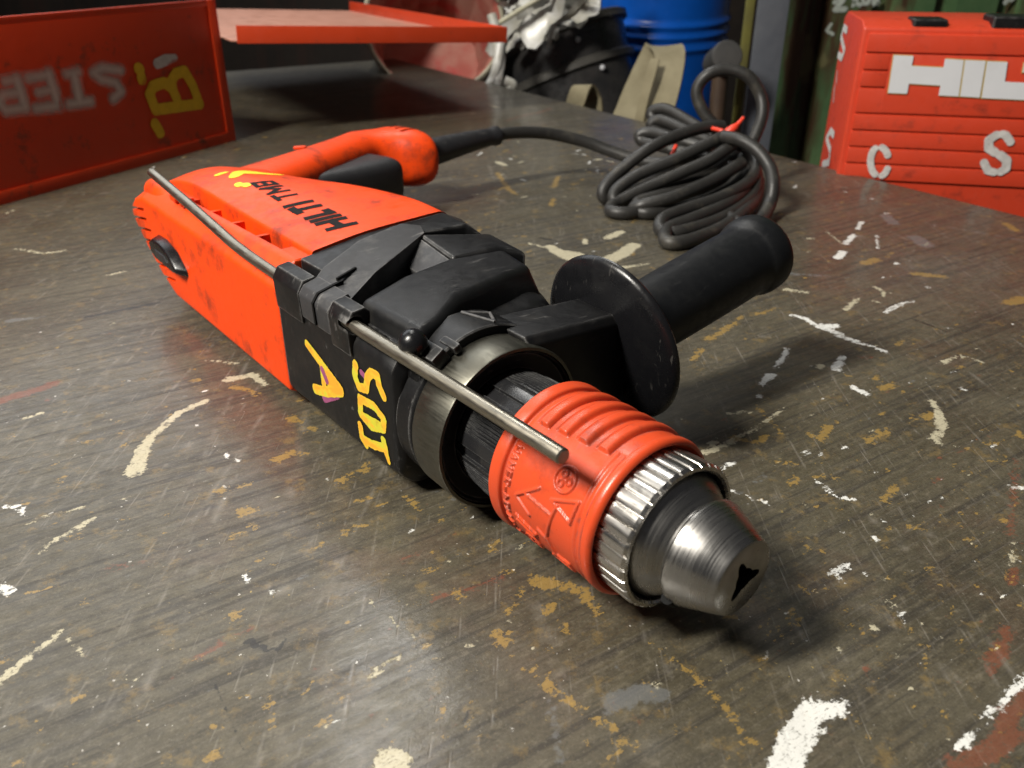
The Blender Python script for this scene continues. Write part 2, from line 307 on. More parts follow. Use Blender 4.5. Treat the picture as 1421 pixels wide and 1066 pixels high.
# ------------------------------------------------------------------ workbench top
E0 = at_z(1075, 215); E1 = at_z(780, 140); ED = (at_z(1421, 300) - E1); ED /= np.linalg.norm(ED); EN = np.array([ED[1], -ED[0], 0])   # along the far edge, and away from it towards the camera
if EN[1] > 0: EN = -EN
marks = {'white': [], 'cream': [], 'yellow': [], 'grey': [], 'red': [], 'dark': []}
def mk(kind, pts, r, r2=None):
    """a mark on the bench: measured points and half-widths (photograph pixels at that spot)"""
    P = [at_z(x, y) for x, y in pts]; rr = []
    for i, p in enumerate(P):
        q = r if r2 is None else r + (r2 - r) * i / max(len(P) - 1, 1); rr.append((.82 if kind == 'yellow' else 1.0) * q * np.dot(p - CAMP, FW) / FPX)
    marks[kind].append(([p[:2] for p in P], rr))
for a in [
    ('cream', [(186, 655), (200, 622), (212, 604)], 14, 6), ('cream', [(212, 604), (250, 572), (286, 556)], 7, 5), ('cream', [(184, 658)], 5), ('cream', [(316, 527), (350, 520), (368, 534)], 8, 5),
    ('cream', [(286, 500), (330, 505)], 3), ('white', [(8, 702), (26, 704), (38, 716)], 6, 3), ('cream', [(58, 764), (66, 755), (90, 742), (112, 728), (134, 717)], 6, 3),
    ('cream', [(0, 946), (40, 913), (90, 872)], 8, 4), ('cream', [(30, 582), (58, 573)], 4), ('cream', [(544, 1060)], 27), ('cream', [(517, 936), (540, 922), (558, 908)], 7, 3), ('cream', [(495, 820), (540, 856), (590, 894)], 2.4, 2.2),
    ('cream', [(184, 943), (188, 942)], 4), ('cream', [(277, 916)], 4), ('cream', [(652, 894)], 7), ('cream', [(661, 890)], 4), ('cream', [(613, 910)], 5), ('cream', [(223, 957)], 3.5), ('white', [(313, 690)], 3), ('cream', [(705, 864)], 4),
    ('cream', [(40, 726), (70, 715), (180, 690)], 4, 1.5), ('white', [(300, 620), (318, 634), (332, 640)], 2.5), ('white', [(340, 800), (346, 808)], 4, 1), ('white', [(375, 824), (394, 814)], 3, 1), ('white', [(0, 812), (14, 822)], 7), ('cream', [(95, 885), (120, 912)], 3.5),
    ('yellow', [(333, 712), (345, 709), (355, 706)], 11, 7), ('yellow', [(318, 748), (330, 742), (345, 732)], 4), ('yellow', [(322, 856), (332, 849)], 9, 5), ('yellow', [(302, 680), (313, 684)], 7), ('yellow', [(334, 674), (344, 671)], 4), ('yellow', [(385, 638), (404, 629), (425, 630)], 9, 4), ('yellow', [(404, 580), (412, 584)], 8), ('yellow', [(422, 598), (435, 596)], 6), ('yellow', [(108, 968), (128, 957)], 6, 3), ('yellow', [(0, 920), (22, 908)], 9, 4), ('yellow', [(470, 668), (488, 658)], 7, 3), ('yellow', [(478, 738), (505, 728)], 8, 4), ('yellow', [(594, 791), (602, 788)], 8), ('yellow', [(630, 820), (638, 828)], 6), ('yellow', [(678, 766), (688, 752)], 6), ('yellow', [(690, 880), (705, 900)], 12, 6), ('yellow', [(295, 1050), (303, 1042)], 10, 4), ('yellow', [(446, 1004), (458, 996)], 5), ('yellow', [(432, 1018)], 4), ('yellow', [(613, 980)], 6), ('yellow', [(378, 965), (374, 1006)], 3), ('yellow', [(500, 695), (515, 690)], 6, 3), ('yellow', [(528, 702), (538, 698)], 4), ('yellow', [(560, 690), (590, 712)], 5, 3), ('yellow', [(505, 655), (509, 642)], 4), ('yellow', [(322, 536), (360, 548)], 5, 4), ('yellow', [(48, 820), (40, 822)], 8, 4), ('yellow', [(100, 745), (112, 742)], 6),
    ('red', [(0, 556), (40, 545), (76, 532)], 12, 9), ('red', [(150, 790), (210, 775)], 7, 3), ('red', [(270, 915), (330, 880), (360, 868)], 5, 3), ('red', [(600, 830), (660, 815), (700, 800)], 6, 3), ('red', [(560, 780), (580, 768)], 4),
    ('white', [(1086, 1066), (1108, 1020), (1122, 990)], 24, 19), ('white', [(1116, 1000), (1140, 988), (1160, 984)], 19, 13), ('white', [(1160, 982), (1174, 976)], 11, 8), ('white', [(1118, 976), (1126, 970)], 7), ('white', [(1140, 1010), (1120, 1040)], 6, 3),
    ('yellow', [(745, 808), (775, 812), (812, 822), (828, 850)], 15, 6), ('yellow', [(760, 845), (776, 838)], 9, 5), ('yellow', [(758, 948), (778, 966), (816, 990), (850, 1010), (884, 1034)], 6, 5), ('yellow', [(870, 1030), (845, 1058)], 7, 4), ('yellow', [(730, 930), (742, 938)], 5), ('yellow', [(905, 895), (930, 915), (975, 950), (1022, 1003), (1052, 1035)], 3.5, 4), ('yellow', [(782, 870), (786, 882)], 5), ('yellow', [(738, 800), (712, 848)], 4),
    ('grey', [(850, 975), (885, 962), (915, 966)], 20, 17), ('grey', [(845, 985), (868, 980)], 10), ('cream', [(912, 951)], 6),
    ('cream', [(968, 630), (990, 624), (1023, 609)], 8, 5), ('cream', [(1023, 609), (1055, 590), (1088, 566)], 4, 2.5), ('cream', [(986, 618), (993, 606)], 3.5), ('yellow', [(1018, 608), (1050, 614), (1062, 606)], 8, 4), ('yellow', [(1050, 565), (1075, 590), (1086, 605)], 2.5), ('cream', [(1010, 574), (1042, 572)], 3.5),
    ('white', [(1134, 668), (1160, 688), (1186, 694)], 3.5), ('white', [(1006, 678), (1040, 690), (1078, 704)], 2), ('white', [(1003, 650), (1018, 642)], 4), ('white', [(1155, 797), (1165, 789), (1180, 786)], 4.5), ('white', [(1214, 748)], 6), ('cream', [(1212, 870), (1215, 875)], 6.5), ('cream', [(1210, 714)], 4.5), ('cream', [(1153, 755)], 4.5), ('cream', [(1228, 805)], 4), ('cream', [(1230, 836), (1238, 840)], 4.5), ('white', [(1250, 850), (1254, 864)], 5, 2), ('yellow', [(1118, 754), (1145, 766)], 3.5), ('grey', [(1060, 660), (1020, 690)], 4, 2), ('cream', [(1408, 755), (1402, 785)], 4),
    ('red', [(1394, 876), (1385, 905), (1374, 935)], 13, 9), ('red', [(1405, 1020), (1370, 1045), (1320, 1064)], 20, 14), ('red', [(1421, 960), (1392, 1010)], 14), ('white', [(1330, 1034), (1345, 1024), (1364, 1014)], 7, 4), ('white', [(1368, 996), (1395, 972), (1424, 938)], 7, 6), ('red', [(1400, 740), (1412, 640)], 6, 3), ('red', [(1408, 790), (1404, 810)], 7),
    ('grey', [(763, 970), (770, 1010), (779, 1068)], 3.5), ('cream', [(1294, 556), (1305, 580)], 4, 6), ('cream', [(1305, 582), (1304, 602), (1294, 608), (1306, 616)], 8, 4), ('yellow', [(1395, 722)], 6.5), ('yellow', [(1260, 728), (1280, 731)], 5), ('yellow', [(1205, 612), (1235, 595)], 9, 5), ('yellow', [(1140, 610), (1150, 592)], 7), ('yellow', [(1286, 580), (1292, 574)], 7), ('yellow', [(1130, 660), (1160, 664)], 5), ('yellow', [(1226, 694), (1240, 676)], 6), ('yellow', [(1098, 672), (1106, 664)], 5), ('yellow', [(1078, 640), (1100, 644)], 5),
    ('white', [(1098, 437), (1118, 442), (1130, 451), (1164, 463)], 4, 6), ('white', [(1164, 466), (1200, 478), (1232, 489)], 6, 3), ('white', [(1145, 452), (1160, 452)], 7), ('white', [(1196, 308), (1190, 318)], 3.5), ('white', [(1184, 326), (1174, 338)], 4.5), ('white', [(1170, 350), (1162, 358)], 6), ('white', [(1092, 484), (1086, 498), (1076, 510)], 4), ('white', [(1070, 520), (1056, 534)], 7, 4), ('white', [(1054, 550)], 5), ('grey', [(1092, 380), (1120, 381), (1176, 386)], 7, 2), ('cream', [(1092, 402), (1122, 406)], 6, 3), ('cream', [(1174, 430), (1190, 414)], 4), ('white', [(1228, 434), (1250, 422), (1268, 418)], 4.5, 3), ('cream', [(1212, 397), (1226, 404), (1226, 412)], 3), ('cream', [(1212, 418), (1222, 420)], 3), ('white', [(1160, 512), (1170, 496)], 8, 6), ('white', [(1186, 538), (1200, 546)], 7), ('cream', [(1137, 510), (1139, 506)], 5), ('yellow', [(1222, 540), (1240, 532)], 6), ('yellow', [(985, 470), (1010, 455), (1030, 440)], 7, 3), ('yellow', [(960, 500), (975, 485)], 5), ('yellow', [(1050, 436), (1080, 428)], 5, 3), ('cream', [(1322, 498), (1336, 494), (1364, 503)], 3), ('cream', [(1310, 503), (1318, 500)], 5), ('white', [(1230, 296)], 4), ('white', [(1268, 348)], 3.5), ('white', [(1244, 366)], 4.5), ('white', [(1225, 385)], 3), ('white', [(1288, 399)], 4), ('white', [(1210, 276)], 3), ('white', [(1370, 387)], 4), ('grey', [(1270, 330), (1285, 340)], 12), ('grey', [(1230, 300), (1240, 310)], 9), ('yellow', [(1200, 365), (1215, 360)], 9), ('yellow', [(1270, 380), (1310, 384)], 8), ('yellow', [(1400, 420), (1421, 415)], 12), ('yellow', [(1395, 310), (1410, 320)], 7), ('white', [(1216, 326), (1218, 345)], 2), ('cream', [(1148, 322), (1168, 338)], 2), ('grey', [(1315, 315), (1421, 334)], 2.5),
    ('cream', [(764, 343), (785, 356), (806, 362), (842, 364)], 9, 13), ('cream', [(782, 350), (800, 352), (815, 360)], 8), ('cream', [(838, 364), (862, 353), (880, 340)], 13, 10), ('cream', [(844, 330), (862, 322)], 7), ('cream', [(812, 338), (812, 332)], 4), ('cream', [(735, 338), (768, 346)], 3), ('cream', [(860, 372), (900, 366)], 6, 2), ('cream', [(683, 147), (690, 149)], 4), ('cream', [(656, 158)], 3), ('yellow', [(690, 240), (705, 262), (716, 270)], 4), ('yellow', [(768, 260), (775, 245)], 4), ('cream', [(690, 225), (700, 229)], 5), ('yellow', [(765, 285), (768, 276)], 4),
    ('red', [(702, 168), (720, 162), (745, 157), (764, 151)], 2.5), ('dark', [(1050, 398), (1068, 396), (1082, 404)], 3.5, 2), ('dark', [(365, 877), (392, 868)], 2.5), ('dark', [(345, 890), (380, 905), (400, 885)], 8, 3), ('dark', [(640, 1008), (660, 972)], 3), ('dark', [(1280, 540), (1421, 542)], 1.6), ('dark', [(1264, 442), (1320, 462)], 2), ('dark', [(300, 950), (340, 1040)], 2), ('dark', [(750, 330), (770, 334)], 3), ('grey', [(15, 445), (60, 440)], 8, 3), ('cream', [(20, 345), (60, 352), (90, 348)], 3), ('cream', [(150, 382), (175, 376)], 3), ('dark', [(120, 440), (220, 420)], 4)]:  # first dark stroke paints in the shadow under the side grip's end
    mk(*a)
# thousands of small flecks: mostly yellowish wear, denser towards the right and the front
for i in range(1900):
    if i % 45 == 0: ccx, ccy, csp = RNG.uniform(-60, 1480), 1066 - 880 * RNG.uniform(0, 1) ** .8, RNG.uniform(15, 130)
    px, py = RNG.normal(ccx, csp * 1.3), min(1100, max(190, RNG.normal(ccy, csp * .7)))
    k = RNG.choice(['yellow', 'yellow', 'yellow', 'white', 'cream', 'grey', 'red'])
    sz = RNG.uniform(.6, 2.2) * (1.6 if RNG.uniform() < .12 else 1); an = RNG.normal(-.35, .5); ln = sz * RNG.uniform(0, 5)
    mk(k, [(px, py), (px + ln * math.cos(an), py + ln * math.sin(an) * .6)], sz)

def bench_grid():
    a = np.arange(-.60, 1.75, .0028); b = np.concatenate([[0], np.arange(.003, 1.45, .0028)])
    A, B = np.meshgrid(a, b); P = E1[:2] + A[..., None] * ED[:2] + B[..., None] * EN[:2]
    X, Y = P[..., 0], P[..., 1]; at = {}
    for k, L in marks.items():
        sd = np.full(X.shape, -.02)
        for pts, rr in L:
            pp = np.array([(np.dot(np.array(q) - E1[:2], ED[:2]), np.dot(np.array(q) - E1[:2], EN[:2])) for q in pts]); m = max(rr) + .012
            i0, i1 = np.searchsorted(b, [pp[:, 1].min() - m, pp[:, 1].max() + m]); j0, j1 = np.searchsorted(a, [pp[:, 0].min() - m, pp[:, 0].max() + m])
            if i1 <= i0 or j1 <= j0: continue
            sl = (slice(i0, i1), slice(j0, j1)); sd[sl] = np.maximum(sd[sl], stroke_sd(X[sl], Y[sl], [(pts, rr)]))
        at[k] = sd.ravel() * 1000
    nr, nc = A.shape; wob = .0006 * np.sin(X * 7 + 1) * np.sin(Y * 5)
    V = np.c_[X.ravel(), Y.ravel(), np.zeros(X.size)]
    V[:nc, 2] -= .0025                                                # worn, rounded far edge
    q = np.arange(nr * nc).reshape(nr, nc); F = np.stack([q[:-1, :-1], q[1:, :-1], q[1:, 1:], q[:-1, 1:]], -1).reshape(-1, 4)
    me = bpy.data.meshes.new('workbench'); me.vertices.add(len(V)); me.vertices.foreach_set('co', V.ravel())
    me.loops.add(F.size); me.loops.foreach_set('vertex_index', F.ravel().astype(np.int32)); me.polygons.add(len(F))
    me.polygons.foreach_set('loop_start', np.arange(0, F.size, 4, dtype=np.int32)); me.polygons.foreach_set('loop_total', np.full(len(F), 4, np.int32)); me.update(calc_edges=True)
    if me.polygons[0].normal.z < 0: me.flip_normals()
    for k, d in at.items():
        t = me.attributes.new('m_' + k, 'FLOAT', 'POINT'); t.data.foreach_set('value', d.astype(np.float32))
    return me
def bench_material():
    t = NT('worn_painted_bench_top'); ang = math.atan2(EN[1], EN[0])
    g = t.map((1, 1, 1), (0, 0, -ang))                                  # x along the grain
    big = t.noise(3.2, 5, .6); mid = t.noise(14, 6, .65); gr = t.noise(1, 6, .65, t.map((6, 190, 1), src=g), .15); gr2 = t.noise(1, 4, .6, t.map((18, 620, 1), src=g))
    c = t.mix(t.rng(mid, .35, .68), (.050, .043, .029), (.092, .080, .053))
    c = t.mix(t.rng(big, .42, .62, 0, .75), c, (.060, .051, .030))
    c = t.mix(t.rng(t.noise(26, 6, .7), .56, .72, 0, .55), c, (.105, .085, .052))
    c = t.mix(t.rng(t.noise(9, 6, .7, t.map(loc=(3, 1, 0))), .56, .75, 0, .55), c, (.095, .050, .034))
    c = t.mix(t.rng(gr, .50, .61, 0, .62), c, (.017, .0145, .012)); c = t.mix(t.rng(gr2, .56, .70, 0, .35), c, (.13, .115, .095))
    mf = t.noise(900, 3, .7); mm = t.noise(150, 6, .72, t.map((1, 1.8, 1), src=g))
    c = t.mix(t.rng(mm, .50, .70, 0, .60), c, (.020, .016, .011)); c = t.mix(t.rng(mm, .30, .46, .60, 0), c, (.150, .128, .090)); c = t.mix(t.rng(mf, .54, .70, 0, .55), c, (.020, .017, .013)); c = t.mix(t.rng(mf, .30, .43, .38, 0), c, (.17, .155, .125))
    c = t.mix(t.rng(t.noise(75, 6, .75, t.map(loc=(7, 2, 0))), .56, .66, 0, .55), c, (.17, .115, .040))
    # hair scratches, several directions
    ss = None
    for k, (f, st, rt, th, lo) in enumerate(((34, 5, .9, .016, .50), (26, 4, -.5, .014, .52), (48, 6, 2.2, .016, .52), (22, 3, 1.6, .010, .48))):
        s = t.math('MULTIPLY', t.rng(t.voro(f, t.map((1, st / 100, 1), (0, 0, rt), (k * 1.7, k, 0)), 'DISTANCE_TO_EDGE'), 0, th, 1, 0), t.rng(t.noise(40 + 9 * k, 4, .6, t.map(loc=(k, 2 * k, 0))), lo, lo + .16))
        ss = s if ss is None else t.math('MAXIMUM', ss, s)
    c = t.mix(t.math('MULTIPLY', ss, .40), c, (.22, .20, .17))
    # random flecks of paint
    fl = t.math('MULTIPLY', t.rng(t.noise(330, 3, .6), .69, .73), t.rng(t.noise(15, 3), .42, .60)); c = t.mix(t.math('MULTIPLY', fl, .75), c, (.33, .24, .07))
    fw = t.math('MULTIPLY', t.rng(t.noise(420, 2, .5, t.map(loc=(5, 0, 0))), .72, .745), t.rng(t.noise(11, 3, .5, t.map(loc=(8, 0, 0))), .45, .6)); c = t.mix(t.math('MULTIPLY', fw, .8), c, (.48, .46, .42))
    n1 = t.math('SUBTRACT', t.noise(430, 6, .72), .5); n2 = t.math('SUBTRACT', t.noise(120, 5, .65, t.map(loc=(2, 5, 0))), .5); n3 = t.math('SUBTRACT', t.noise(1, 5, .7, t.map((90, 420, 1), src=g)), .5); ragn = t.math('ADD', t.math('ADD', t.math('MULTIPLY', n1, 6.5), t.math('MULTIPLY', n2, 5.0)), t.math('MULTIPLY', n3, 5.0)); hgt = None
    for k, col, amt, rag in (('grey', (.135, .140, .142), .55, 1.3), ('red', (.17, .050, .024), .62, 1.5), ('yellow', (.26, .165, .042), .78, 1.7), ('dark', (.010, .009, .008), .85, .5), ('cream', (.44, .40, .28), .85, 1.0), ('white', (.66, .66, .63), .92, 1.05)):
        a = t.rng(t.math('ADD', t.attr('m_' + k), t.math('MULTIPLY', ragn, rag)), -.12, .30 if k not in ('grey', 'red') else 1.4)
        if k in ('yellow', 'white', 'cream', 'red'): a = t.math('MULTIPLY', a, t.rng(t.math('ADD', t.noise(520, 5, .7, t.map((1, 2.5, 1), src=g)), t.math('MULTIPLY', gr, .25)), .44, .56))
        if k in ('cream', 'white'): a = t.math('MULTIPLY', a, t.rng(t.math('ADD', t.noise(170, 5, .7, t.map(loc=(1, 9, 0))), t.math('MULTIPLY', t.attr('m_' + k), .035)), .40, .50))
        c = t.mix(t.math('MULTIPLY', a, amt), c, col)
        if k in ('cream', 'white'): hgt = a if hgt is None else t.math('MAXIMUM', hgt, a)
    rough = t.math('ADD', t.rng(mid, .3, .7, .40, .56), t.math('MULTIPLY', hgt, .2)); rough = t.math('ADD', rough, t.rng(gr, .45, .65, 0, .14))
    h = t.math('ADD', t.math('MULTIPLY', gr, -1.0), t.math('ADD', t.math('MULTIPLY', gr2, .35), t.math('MULTIPLY', t.noise(260, 6, .75), 1.1))); h = t.math('ADD', h, t.math('ADD', t.math('MULTIPLY', hgt, .9), t.math('MULTIPLY', ss, -.5)))
    t.bsdf(Base_Color=c, Roughness=rough, Normal=t.bump(h, .42, .0006), Specular_IOR_Level=.5, Coat_Weight=t.rng(t.noise(60, 5, .65, t.map((1, 3, 1), src=g)), .35, .65, .14, .52), Coat_Roughness=.13, Coat_Normal=t.bump(h, .12, .0005))
    return t.m
M['bench'] = bench_material()
bench = link('workbench', bench_grid(), M['bench'])
tag(bench, 'scratched dark wooden workbench top under the drill, flecked with white and yellow paint', 'workbench')
# the slab below the sheet
bm = bmesh.new(); q = [E1 + a * ED + b * EN for a, b in ((-.6, .0005), (1.748, .0005), (1.748, 1.447), (-.6, 1.447))]
add_prism(bm, [(p[0], p[1]) for p in q], -.045, -.0032); slab = finish(bm, 'edge_board', M['bench'], bench)

# ------------------------------------------------------------------ the drill
DRILL = empty('rotary_drill', tuple(DO), math.atan2(DD[1], DD[0]))
tag(DRILL, 'orange red and black corded drill with side handle, lying on the workbench', 'power drill')

# --- chuck nose, turned steel with a keyed mouth
def mouth(t, s): return .0016 * math.cos(3 * t + .4) if s > .006 else 0
prof = [(-.012, .0247), (-.002, .0246), (.0012, .0238), (.0075, .0194), (.0088, .0181), (.0096, .0176), (.0106, .0177), (.0114, .0194), (.0124, .0202), (.0142, .0201), (.0282, .0146), (.0294, .0140), (.0298, .0132), (.0299, .0042)]
def keyed(t): return .0042 * (.5 + .5 * math.cos(3 * t + .4)) ** 4
nose = lathe('chuck_nose', prof, M['steel'], DRILL, 180, fn=lambda t, s: keyed(t) if s > .02985 else 0, angle=28)
lathe('chuck_mouth', [(.0299, .0042), (.0180, .0042), (.0178, .0001)], M['deep'], DRILL, 180, fn=lambda t, s: keyed(t) if s > .0179 else 0)
bm = bmesh.new(); bmesh.ops.create_cone(bm, cap_ends=True, segments=20, radius1=.0024, radius2=.0024, depth=.006, matrix=Matrix.Translation((.0125, -.0140, .04 - .0130)) @ Matrix.Rotation(R(-43), 4, 'X') @ Matrix.Rotation(R(90), 4, 'X'))
finish(bm, 'key_hole', M['deep'], DRILL)  # solid dark plug; the hole's shade is its colour
# --- knurled ring: flats and grooves
NK = 34
def kn(t, s):
    ph = (t * NK / (2 * math.pi)) % 1.0; g = -.0007 if ph < .10 else (.00015 - .00028 * ((ph - .55) / .45) ** 2 + .00012 * math.sin(int(t * NK / 6.2832) * 2.3)); return g * (1 if s < .0015 else .25)
lathe('knurled_ring', [(-.014, .024), (-.0138, .0270), (-.0132, .0278), (.0012, .0282), (.0024, .0275), (.0026, .0262), (.0018, .0254), (-.006, .0248), (-.0062, .023)], M['knurl'], DRILL, NK * 20, fn=lambda t, s: kn(t, s), angle=25)
# --- red sleeve with ribs and raised marks
SL0, SL1, SR = -.0768, -.0108, .0306
def text_strokes(): 
    S = []                                                            # (s along, arc degrees) marks on the sleeve's near side
    return S
def emboss_grid(nt, ss):
    th = np.linspace(0, 2 * math.pi, nt, endpoint=False); TT, S2 = np.meshgrid(th, ss)
    AX = (TT - math.pi) * SR                                          # arc length, 0 on the side facing away from the handle
    st = []
    def ln(pts, r=.0006): st.append(([(a, b) for a, b in pts], r))
    # lock arrow, key arrow, rings: coordinates (s, arc) ; arc grows downwards from the top (top = -.048)
    o = -.0180
    ln([(-.0425, o + .0195), (-.0505, o + .0150), (-.0395, o + .0070), (-.0505, o + .0150)], .0006)
    ln([(-.0505, o + .0240), (-.0400, o + .0275)]); ln([(-.0505, o + .0265), (-.0415, o + .0298)]); ln([(-.0400, o + .0275), (-.0415, o + .0298)])
    ln([(-.0450, o + .0120), (-.0305, o + .0135), (-.0290, o + .0085), (-.0305, o + .0135), (-.0335, o + .0255), (-.0380, o + .0235)])
    ln([(-.0325, o + .0080), (-.0205, o + .0030), (-.0215, o + .0115), (-.0325, o + .0080)], .0006)
    ln([(-.0330, o + .0235), (-.0300, o + .0315), (-.0235, o + .0320), (-.0225, o + .0365), (-.0330, o + .0340), (-.0300, o + .0315)])
    for cx, cy, rr in ((-.0300, o - .0010, .0047), (-.0445, o + .0355, .0042)):
        c = [(cx + rr * math.cos(a), cy + rr * math.sin(a)) for a in np.linspace(0, 2 * math.pi, 22)]; ln(c, .00042)
        for q in (0, 2.1, 4.2): 
            c = [(cx + .0021 * math.cos(q) + .0013 * math.cos(a), cy + .0021 * math.sin(q) + .0013 * math.sin(a)) for a in np.linspace(0, 6.283, 10)]; ln(c, .0003)
    a0 = o - .002                                                     # ring of small raised capitals by the rear lip
    for k, gl in enumerate(['H', 'A', 'M', 'E', 'R', '-', 'D', 'R', 'I', 'L', 'L', '-', 'M', 'E', 'I']):
        y = a0 + k * .0033; x0, x1 = -.0578, -.0544; yb = y + .0021; xm = (x0 + x1) / 2
        G = {'H': [[(x0, y), (x1, y)], [(x0, yb), (x1, yb)], [(xm, y), (xm, yb)]], 'A': [[(x0, y), (x1, (y + yb) / 2), (x0, yb)]], 'M': [[(x0, y), (x1, y), (xm, (y + yb) / 2), (x1, yb), (x0, yb)]],
             'E': [[(x0, yb), (x0, y), (x1, y), (x1, yb)], [(xm, y), (xm, yb)]], 'R': [[(x0, y), (x1, y), (x1, yb), (xm, yb), (xm, y)], [(xm, y), (x0, yb)]], '-': [[(xm, y), (xm, yb)]], 'D': [[(x0, y), (x1, y), (xm, yb), (x0, y)]], 'I': [[(x0, y), (x1, y)]], 'L': [[(x1, y), (x0, y), (x0, yb)]]}[gl]
        for g in G: ln(g, .00033)
    sd = stroke_sd(S2, AX, st); return th, np.clip(.5 + sd / .00035, 0, 1) * .00085
def sleeve():
    prof = catmull([(-.0660, .0295), (-.0658, .0318), (-.0648, .0326), (-.0622, .0325), (-.0600, .0320), (-.0592, .0306), (-.0580, .0306), (-.0562, .0311)], 4).tolist()
    ss = [p[0] for p in prof] + list(np.arange(-.0558, -.0152, .00028)) + [-.0148, -.0140, -.0128, -.0118, -.0110, -.0108, -.0108]
    def base(s):
        if s <= -.0562: return float(np.interp(s, [p[0] for p in prof], [p[1] for p in prof]))
        if s < -.0152: return .0311 - .0002 * (s + .0562) / .04
        return float(np.interp(s, [-.0152, -.0148, -.0128, -.0112, -.0108], [.0310, .0316, .0317, .0311, .0297]))
    nt = 560; ss = sorted(set(np.round(ss, 6))); th, em = emboss_grid(nt, np.array(ss)); V, Fc = [], []
    ribs = [-.0520, -.0427, -.0334, -.0241]
    for i, s in enumerate(ss):
        for j, t in enumerate(th):
            r = base(s) + em[i, j]
            d = math.degrees(t)                                       # ribs run round the back, stopping square on top and underneath
            if -.0562 < s < -.0155:
                for k, rs in enumerate(ribs):
                    q = abs(s - rs)
                    if q < .0036:
                        e0 = 122 - k * 2.0
                        win = min(1, max(0, (e0 - d) / 1.5)) if d < 180 else min(1, max(0, (d - 238) / 3))
                        r += .00175 * win * max(0, 1 - (q / .0028) ** 4) - .0004 * win * (1 if q > .0029 else 0)
                if 240 > d > 110 and s > -.020: r += .0004 * math.sin((s + .02) / .0045 * 9) * .6
            V.append((s, r * math.cos(t), .04 + r * math.sin(t)))
    m = len(ss)
    for t in th: V.append((-.0150, .0262 * math.cos(t), .04 + .0262 * math.sin(t)))
    for t in th: V.append((-.0610, .0262 * math.cos(t), .04 + .0262 * math.sin(t)))
    for i in range(m):
        for j in range(nt): Fc.append((i * nt + j, i * nt + (j + 1) % nt, (i + 1) * nt + (j + 1) % nt, (i + 1) * nt + j))
    for j in range(nt): Fc.append(((m + 1) * nt + j, (m + 1) * nt + (j + 1) % nt, (j + 1) % nt, j))
    me = mesh('grip_sleeve', V, Fc, True, 60); bm = bmesh.new(); bm.from_mesh(me); bmesh.ops.recalc_face_normals(bm, faces=bm.faces); bm.to_mesh(me); bm.free(); shade(me, 55)
    return link('grip_sleeve', me, M['sleeve'], DRILL)
sleeve()
# --- black inner sleeve with its ridged pads
def pads(t, s):
    d = math.degrees(t) % 60
    if 8 < d < 40 and -.0900 < s < -.062: return .0014 if (d * .30) % 1 < .5 else .0
    if d > 52 or d < 3: return -.0010
    return .0004
lathe('tick_ring', [(-.105, .0245), (-.0975, .0250), (-.0962, .0256), (-.0910, .0266), (-.0900, .0268), (-.0680, .0268), (-.0625, .0264), (-.062, .020)], M['tick'], DRILL, 480, fn=pads, angle=35, sub=2)
# --- steel clamping band with its dark hollow front, and the black collar behind
lathe('clamp_band', [(-.1125, .0355), (-.1122, .0368), (-.1115, .0372), (-.0925, .0374), (-.0918, .0371), (-.0918, .0358), (-.0930, .0354), (-.1040, .0350)], M['band'], DRILL, 144)
lathe('band_liner', [(-.0930, .0354), (-.0921, .0351), (-.0928, .0346), (-.0942, .0338), (-.0948, .0300), (-.0952, .0268), (-.0985, .0255), (-.0990, .0240)], M['black'], DRILL, 96)
lathe('front_collar', [(-.150, .0345), (-.1275, .0345), (-.1265, .0356), (-.1258, .0361), (-.1160, .0361), (-.1150, .0355), (-.1135, .0335), (-.1100, .0330)], M['black'], DRILL, 144)
# half shell over the top with its notch and pointer
A0, A1 = R(28), R(122)
lathe('clamp_shell', [(-.1300, .0366), (-.1300, .0408), (-.1292, .0414), (-.1105, .0414), (-.1098, .0408), (-.1098, .0374)], M['black'], DRILL, 48, a0=A0, a1=A1)
bm = bmesh.new()
for dg, sz, s0 in ((124, (.0175, .0075, .0075), -.1175), (113, (.011, .004, .004), -.1120)):
    a = R(dg); r = .0402; add_box(bm, (s0, r * math.cos(a), .04 + r * math.sin(a)), sz, Matrix.Rotation(a - R(90), 3, 'X'))
finish(bm, 'clamp_lug', M['black'], DRILL, .0012)
bm = bmesh.new()
def on_shell(s, dg, r=.0418): a = R(dg); return (s, r * math.cos(a), .04 + r * math.sin(a))
tubes('pointer_mark', [[on_shell(-.1280, 88), on_shell(-.1120, 80.0)], [on_shell(-.1120, 80), on_shell(-.1235, 71)], [on_shell(-.1235, 71), on_shell(-.1280, 88)]], .00075, M['strap'], DRILL, 8)
# --- side handle, tilted ten degrees up
BETA = R(10)
SH = bpy.data.objects.new('side_handle', None); COL.objects.link(SH); SH.parent = DRILL; SH.location = (-.110, 0, .04); SH.rotation_euler = (BETA, 0, 0); SH.empty_display_size = .02
def ylathe(name, prof, mat, n=72, angle=30, fn=None):
    V, Fc = [], []
    for (y, r) in prof:
        for j in range(n):
            t = 2 * math.pi * j / n; q = r + (fn(t, y) if fn else 0); V.append((q * math.cos(t), y, q * math.sin(t)))
    for i in range(len(prof) - 1):
        for j in range(n): Fc.append((i * n + j, i * n + (j + 1) % n, (i + 1) * n + (j + 1) % n, (i + 1) * n + j))
    me = mesh(name, V, Fc, False); bm = bmesh.new(); bm.from_mesh(me); bmesh.ops.remove_doubles(bm, verts=bm.verts, dist=1e-6); bmesh.ops.recalc_face_normals(bm, faces=bm.faces); bm.to_mesh(me); bm.free(); shade(me, angle)
    return link(name, me, mat, SH)
